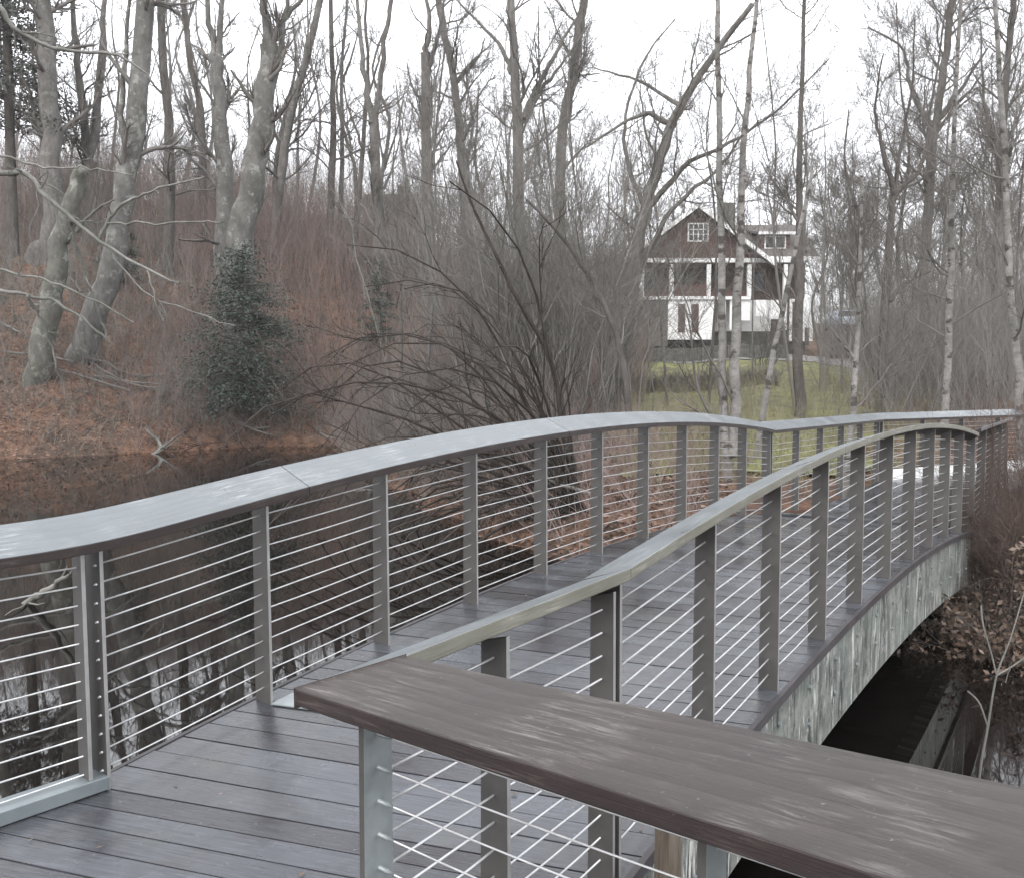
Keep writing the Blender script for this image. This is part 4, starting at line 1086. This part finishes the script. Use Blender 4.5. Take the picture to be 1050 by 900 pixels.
# fallen leaves and grass
p = dry(np.concatenate([scatter(-40, 330, 27.5, 42, 16000), scatter(330, 760, 10.5, 30, 16000), scatter(985, 1150, 7, 13, 5000)]))
z = ground(p[:, 0], p[:, 1]); v, f = leaf_quads(np.stack([p[:, 0], p[:, 1], z + .03], 1), .055, .75)
tag(mesh_quads('fallen_leaves', v, f, M['leaf_litter'], None, False), 'russet fallen leaves scattered over the banks', 'leaves', kind='stuff')
p = dry(scatter(640, 960, 15.5, 26, 4500)); z = ground(p[:, 0], p[:, 1])
d0 = rng.normal(0, .4, (len(p), 3)); d0[:, 2] = 1; d0 /= np.linalg.norm(d0, axis=1, keepdims=True)
Pg = wander(np.stack([p[:, 0], p[:, 1], z], 1), d0, rng.uniform(.1, .3, len(p)), 3, .2, -.2); T = Tubes()
T.add(Pg, np.array([.008, .006, .002])[None].repeat(len(p), 0), 3)
tag(T.build('grass', M['grass'], None), 'rough pale green grass below the lawn', 'grass', kind='stuff')

u_ = rng.uniform(-2.2, 2.0, 70); k_ = rng.uniform(0, 10, 70); f_ = rng.beta(.5, .5, 70)
dc = [((Lp(k) + NL * .05) * (1 - f) + (Rp(k) + NR * .06) * f, zk(k)) for k, f in zip(k_, f_)]
dc = np.array([(*p, z + .009) for p, z in dc]); dc2 = np.array([(*(EB * (bound(v, vL) + .15) * (1 - f) + EB * (bound(v, vR) - .15) * f + NB * v), .009) for v, f in zip(rng.uniform(1.2, 2.8, 30), rng.beta(.6, .6, 30))])
v, f = leaf_quads(np.concatenate([dc[::2], dc2[::3]]), .014, .9)
tag(mesh_quads('leaf_scraps', v, f, M['leaf_brown'], None, False), 'small damp leaf scraps lying on the bridge and landing boards', 'leaves', kind='stuff')
p = scatter(-60, 380, 24, 34, 500); p = p[in_poly(p[:, 0], p[:, 1], POLY) & (line_dist(p[:, 0], p[:, 1], FAR) < 1.6)]
v, f = leaf_quads(np.stack([p[:, 0], p[:, 1], np.full(len(p), WATER + .012)], 1), .05, .97)
tag(mesh_quads('floating_leaves', v, f, M['leaf_brown'], None, False), 'brown leaves floating on the pond near the far bank', 'leaves', kind='stuff')

# ------------------------------------------------------------------ stone wall, house, car
def wall_strip(name, label, px0, px1, d, h, t=.5):
    mb = MB(); n = 70
    root = thing(name, label, 'wall', (*P2((px0 + px1) / 2, d), gz(*P2((px0 + px1) / 2, d))))
    for i in range(n):
        x0, x1 = P2(px0 + (px1 - px0) * i / n, d)[0], P2(px0 + (px1 - px0) * (i + 1) / n, d)[0]
        z = gz((x0 + x1) / 2, d); hh = h + rng.normal(0, .03); j = rng.normal(0, .03)
        mb.box(x0 + .002, x1 - .002, d + j, d + t + j, z - .3, z + hh)
    mb.build('stone_courses', M['stone'], root, bevel=.03)
hx0, hx1 = P2(640, 38)[0], P2(796, 38)[0]
hg = thing('hedge', 'long low leafless grey hedge across the lawn below the house', 'hedge', ((hx0 + hx1) / 2, 38, gz((hx0 + hx1) / 2, 38)))
hp = np.stack([rng.uniform(hx0, hx1, 900), rng.normal(38, .3, 900)], 1); hzz = ground(hp[:, 0], hp[:, 1])
hd = rng.normal(0, .3, (900, 3)); hd[:, 2] = 1; hd /= np.linalg.norm(hd, axis=1, keepdims=True)
hP = wander(np.stack([hp[:, 0], hp[:, 1], hzz - .05], 1), hd, rng.uniform(.5, 1.1, 900), 5, .2, 0)
T = Tubes(); T.add(hP, np.linspace(.014, .006, 5)[None].repeat(900, 0), 3); h1, r1 = spawn(hP, np.full((900, 5), .01), 5000, 4, .1, 1, .5, .8, .0, .2, .2, .6, .006); T.add(h1, r1, 3)
T.build('twigs', M['twig'], hg)
wall_strip('terrace_wall', 'upper grey stone terrace wall at the foot of the house', 636, 806, 57.5, .95)

HX, HY = P2(711, 65); HZ = 4.85
hs = thing('house', 'dark red shingled house with white porch columns and steep gable above the lawn', 'house', (HX, HY, HZ))
def hb(name, mat, boxes, parent=None, bevel=.01):
    mb = MB()
    for b in boxes: mb.box(HX + b[0], HX + b[1], HY + b[2], HY + b[3], HZ + b[4], HZ + b[5])
    return mb.build(name, mat, parent or hs, bevel=bevel)
hb('foundation', M['stone'], [(-4.5, 8.8, 1.9, 9.4, -1.5, .2)])
hb('lower_wall', M['white'], [(-4.6, 6.2, 2.0, 9.3, .2, 2.55)])
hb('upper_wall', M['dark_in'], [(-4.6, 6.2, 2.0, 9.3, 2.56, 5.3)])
hb('porch_base', M['stone'], [(-4.0, -1.98, .05, 1.9, -1, 2.38)])
hb('porch_front', M['white'], [(-1.95, 1.5, .1, .25, -.5, 2.4), (1.75, 2.3, .1, .25, .2, 2.4), (2.6, 3.0, .1, .25, .2, 2.4), (3.3, 4.1, .1, .25, .9, 2.4), (4.5, 5.3, .1, .25, 1.2, 2.4), (5.6, 6.4, .1, .25, 1.0, 2.4)])
for x in (-1.2, -.2):
    dr = hb('door', M['door_red'], [(x, x + .5, .03, .098, 0.05, 2.1)])
    hb('handle', M['galv'], [(x + .4, x + .44, -.02, .028, 1.0, 1.12)], dr)
hb('porch_floor', M['white'], [(-4.1, 4.1, -.05, 1.98, 2.42, 2.66)])
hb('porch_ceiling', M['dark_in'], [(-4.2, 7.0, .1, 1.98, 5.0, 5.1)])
hb('porch_parapet', M['shingle'], [(-3.9, -1.95, .0, .15, 2.67, 3.1), (-1.5, .85, .0, .15, 2.67, 3.5), (1.2, 3.7, .0, .15, 2.67, 3.05)])
for x in (-3.9, -1.73, 1.0, 3.97, 6.62):
    hb('porch_column', M['white'], [(x - .15, x + .15, -.02, .26, 2.68 if x < 5 else .2, 4.98)])
hb('porch_beam', M['white'], [(-4.2, 7.0, -.08, .3, 5.0 + .11, 5.42)])
for x in (-2.9, -.5, 2.3, 5.1):
    w_ = hb('window', M['dark_in'], [(x - .5, x + .5, 1.92, 1.995, 3.1, 4.7)])
    hb('pane', M['glass'], [(x - .42, x + .42, 1.885, 1.915, 3.18, 4.62)], w_)
# gable
mb = MB(); mb.prism([(HX - 4.6, HZ + 5.45), (HX + 4.6, HZ + 5.45), (HX, HZ + 8.9)], HY - .02, HY + .25); gb = mb.build('gable_wall', M['shingle'], hs)
w_ = hb('window', M['white'], [(-.62, .92, -.09, -.025, 6.6, 7.95)])
hb('pane', M['glass'], [(-.52, .1, -.115, -.092, 6.7, 7.85), (.2, .82, -.115, -.092, 6.7, 7.85)], w_)
hb('glazing_bar', M['white'], [(-.24, -.18, -.14, -.117, 6.7, 7.85), (.48, .54, -.14, -.117, 6.7, 7.85), (-.52, .1, -.13, -.118, 7.1, 7.15), (-.52, .1, -.13, -.118, 7.45, 7.5), (.2, .82, -.13, -.118, 7.1, 7.15), (.2, .82, -.13, -.118, 7.45, 7.5)], w_)
for s in (-1, 1):
    mb = MB(); q = [(HX, HZ + 9.25), (HX + s * 5.6, HZ + 5.05), (HX + s * 5.6, HZ + 4.8), (HX, HZ + 9.0)]
    if s > 0: q = q[::-1]
    mb.prism(q, HY - .7, HY + 9.8); mb.build('roof', M['roof'], hs)
    mb = MB(); q = [(HX, HZ + 9.3), (HX + s * 5.65, HZ + 5.06), (HX + s * 5.65, HZ + 4.72), (HX, HZ + 8.94)]
    if s > 0: q = q[::-1]
    mb.prism(q, HY - .82, HY - .703); mb.build('bargeboard', M['white'], hs)
hb('chimney', M['stone'], [(3.2, 4.0, 5, 5.9, 7, 10.4)])
def slab(name, mat, x0, x1, y0, z0, y1, z1, th=.2, parent=None):
    return MB().hexa([(HX + x0, HY + y0, HZ + z0 - th), (HX + x1, HY + y0, HZ + z0 - th), (HX + x1, HY + y1, HZ + z1 - th), (HX + x0, HY + y1, HZ + z1 - th),
                      (HX + x0, HY + y0, HZ + z0), (HX + x1, HY + y0, HZ + z0), (HX + x1, HY + y1, HZ + z1), (HX + x0, HY + y1, HZ + z1)]).build(name, mat, parent or hs)
# side wing on the right with a roof facing the lawn and a dormer in it
hb('wing_wall', M['dark_in'], [(6.21, 8.9, 2.6, 8.8, .2, 5.4)])
slab('wing_roof', M['roof'], 2.5, 9.2, .2, 5.55, 5.2, 8.7); slab('wing_roof', M['roof'], 2.5, 9.2, 10.2, 5.5, 5.21, 8.69)
hb('fascia_board', M['white'], [(4.9, 9.22, .06, .19, 5.3, 5.55)])
w_ = hb('dormer', M['shingle'], [(5.1, 7.3, 1.4, 4.6, 5.9, 7.45)])
slab('dormer_roof', M['roof'], 4.8, 7.6, 1.1, 7.5, 4.9, 8.3, .16, w_)
hb('dormer_trim', M['white'], [(4.8, 7.6, 1.0, 1.095, 7.3, 7.5)], w_)
w_ = hb('window', M['white'], [(5.4, 7.0, 1.33, 1.398, 6.3, 7.25)])
hb('pane', M['glass'], [(5.5, 6.15, 1.3, 1.328, 6.38, 7.17), (6.25, 6.9, 1.3, 1.328, 6.38, 7.17)], w_)
hb('stair_lattice', M['white'], [(7.1, 8.9, .4, .5, 2.3, 2.5), (7.1, 7.3, .41, .49, -.6, 2.3), (7.65, 7.8, .41, .49, -.6, 2.3), (8.1, 8.25, .41, .49, -.6, 2.3), (8.6, 8.85, .41, .49, -.6, 2.3), (8.26, 8.59, .42, .48, .4, 1.5)])
# low lean-to on the left
hb('side_wall', M['shingle'], [(-6.9, -4.62, 1.2, 8, 0, 4.4)])
slab('side_roof', M['roof'], -7.2, -4.5, .9, 4.5, 4.6, 6.3)
w_ = hb('window', M['white'], [(-6.4, -5.5, 1.12, 1.198, 2.4, 4.0)])
hb('pane', M['glass'], [(-6.3, -5.98, 1.09, 1.118, 2.5, 3.9), (-5.92, -5.6, 1.09, 1.118, 2.5, 3.9)], w_)

# distant house on the hill
x, y = P2(402, 74); z = gz(x, y) + .2
dh = thing('distant_house', 'distant grey roofed house with one square chimney on the wooded ridge', 'house', (x, y, z))
zt = W(402, 200, 74)[2]
MB().box(x - 2.2, x + 2.2, y, y + 6, z - 2, zt - .9).build('wall', M['dark_in'], dh, bevel=.02)
MB().prism([(x - 2.5, zt - .95), (x + 2.5, zt - .95), (x + 2.1, zt), (x - 2.1, zt)], y - .3, y + 6.3).build('roof', M['roof'], dh)
MB().box(x + .5, x + 1.5, y + 1, y + 2, zt - .5, zt + .95).build('chimney', M['stone'], dh, bevel=.02)
f_ = MB().box(x - 1.4, x - .4, y - .06, y - .002, zt - 2.6, zt - 1.3).build('window', M['white'], dh)
MB().box(x - 1.3, x - .5, y - .09, y - .062, zt - 2.5, zt - 1.4).build('pane', M['glass'], f_)

# parked car seen end on
cx, cy = P2(873, 64); cz = W(873, 333, 64)[2]
czg = max(gz(cx, cy), cz - .3)
car = thing('parked_car', 'pale blue car parked on the drive right of the house', 'car', (cx, cy, czg))
mb = MB(); prof = [(-.86, .32), (.86, .32), (.9, .62), (.86, .9), (.64, 1.42), (-.64, 1.42), (-.86, .9), (-.9, .62)]
secs = [(0, .93, .72), (.25, 1, .98), (1.1, 1, 1.0), (1.3, 1, 1.0), (3.4, 1, 1.0), (4.1, .98, .9), (4.3, .9, .7)]
for (yy, sx, sz_) in secs:
    top = .92 if yy < 1.2 else 1.42
    for (a, b_) in prof: mb.v.append((cx + a * sx, cy + yy, czg + min(b_, top + (0 if top > 1 else .0)) * (sz_ if b_ > .6 else 1)))
for i in range(len(secs) - 1):
    for k in range(8): mb.face([i * 8 + k, i * 8 + (k + 1) % 8, (i + 1) * 8 + (k + 1) % 8, (i + 1) * 8 + k])
mb.face(list(range(7, -1, -1))); mb.face([(len(secs) - 1) * 8 + k for k in range(8)])
mb.build('body', M['car'], car, smooth=False, bevel=.04)
MB().hexa([(cx - .74, cy + 1.08, czg + .96), (cx + .74, cy + 1.08, czg + .96), (cx + .76, cy + 1.12, czg + .96), (cx - .76, cy + 1.12, czg + .96),
           (cx - .58, cy + 1.24, czg + 1.36), (cx + .58, cy + 1.24, czg + 1.36), (cx + .6, cy + 1.28, czg + 1.36), (cx - .6, cy + 1.28, czg + 1.36)]).build('windscreen', M['glass'], car)
for s in (-1, 1):
    MB().box(cx + s * .68 - .14, cx + s * .68 + .14, cy - .03, cy + .06, czg + .5, czg + .64).build('headlight', M['lamp'], car, bevel=.02)
    for yy in (.85, 3.3):
        wh = MB().tube([(cx + s * .92, cy + yy, czg + .31), (cx + s * .72, cy + yy, czg + .31)], .31, 16).build('wheel', M['rubber'], car)
        MB().tube([(cx + s * .935, cy + yy, czg + .31), (cx + s * .921, cy + yy, czg + .31)], .19, 12).build('rim', M['lamp'], wh)

# ------------------------------------------------------------------ damp winter air
hz = bpy.data.materials.new('damp_air'); hz.use_nodes = True
hn = hz.node_tree; hn.nodes.clear()
ho = hn.nodes.new('ShaderNodeOutputMaterial'); hv = hn.nodes.new('ShaderNodeVolumePrincipled')
hv.inputs['Color'].default_value = (.96, .975, .97, 1); hv.inputs['Density'].default_value = .0004; hv.inputs['Anisotropy'].default_value = 0
hn.links.new(hv.outputs[0], ho.inputs['Volume'])
zlo = float(Z.min()) - 1
tag(MB().box(xs[0] - 5, xs[-1] + 5, ys[0] - 5, ys[-1] + 5, zlo, 40).build('haze', hz), 'thin damp haze hanging in the winter air between the trees', 'haze', kind='stuff')

# ------------------------------------------------------------------ light and camera
world = bpy.data.worlds.new('World'); scene.world = world; world.use_nodes = True
nt = world.node_tree; nt.nodes.clear()
out = nt.nodes.new('ShaderNodeOutputWorld'); bg = nt.nodes.new('ShaderNodeBackground')
sky = nt.nodes.new('ShaderNodeTexSky'); sky.sky_type = 'NISHITA'; sky.sun_disc = False
SE, SR = R_(48), R_(200)
sky.sun_elevation = SE; sky.sun_rotation = SR; sky.air_density = 1.0; sky.dust_density = 4.0; sky.ozone_density = 1.0
mx = nt.nodes.new('ShaderNodeMix'); mx.data_type = 'RGBA'; mx.inputs[0].default_value = .82
mx.inputs[7].default_value = (13.1, 13.3, 13.8, 1)                   # flat cloud cover over the clear sky
nt.links.new(sky.outputs[0], mx.inputs[6]); nt.links.new(mx.outputs[2], bg.inputs[0])
bg.inputs[1].default_value = .1
nt.links.new(bg.outputs[0], out.inputs[0])

sd = bpy.data.lights.new('sun', 'SUN'); sd.energy = .7; sd.angle = R_(25); sd.color = (1, .97, .93)
so = bpy.data.objects.new('sun', sd); COL.objects.link(so); so.location = (0, -10, 30)
so.rotation_euler = (R_(90) - SE, 0, math.pi - SR + math.pi * 0)
cd = bpy.data.cameras.new('camera'); cam = bpy.data.objects.new('camera', cd); COL.objects.link(cam)
cam.location = CAM.tolist(); cam.rotation_euler = (R_(90) - PITCH, 0, 0)
cd.sensor_width = 36; cd.sensor_fit = 'HORIZONTAL'; cd.lens = FOC / 1050 * 36; cd.clip_start = .05; cd.clip_end = 3000
scene.camera = cam
vs = scene.view_settings; vs.view_transform = 'Standard'; vs.look = 'None'; vs.gamma = 1; vs.use_curve_mapping = False; vs.exposure = 1.18
scene.cycles.max_bounces = 4; scene.cycles.diffuse_bounces = 2; scene.cycles.glossy_bounces = 3; scene.cycles.transparent_max_bounces = 2
scene.cycles.use_adaptive_sampling = True; scene.cycles.adaptive_threshold = .02
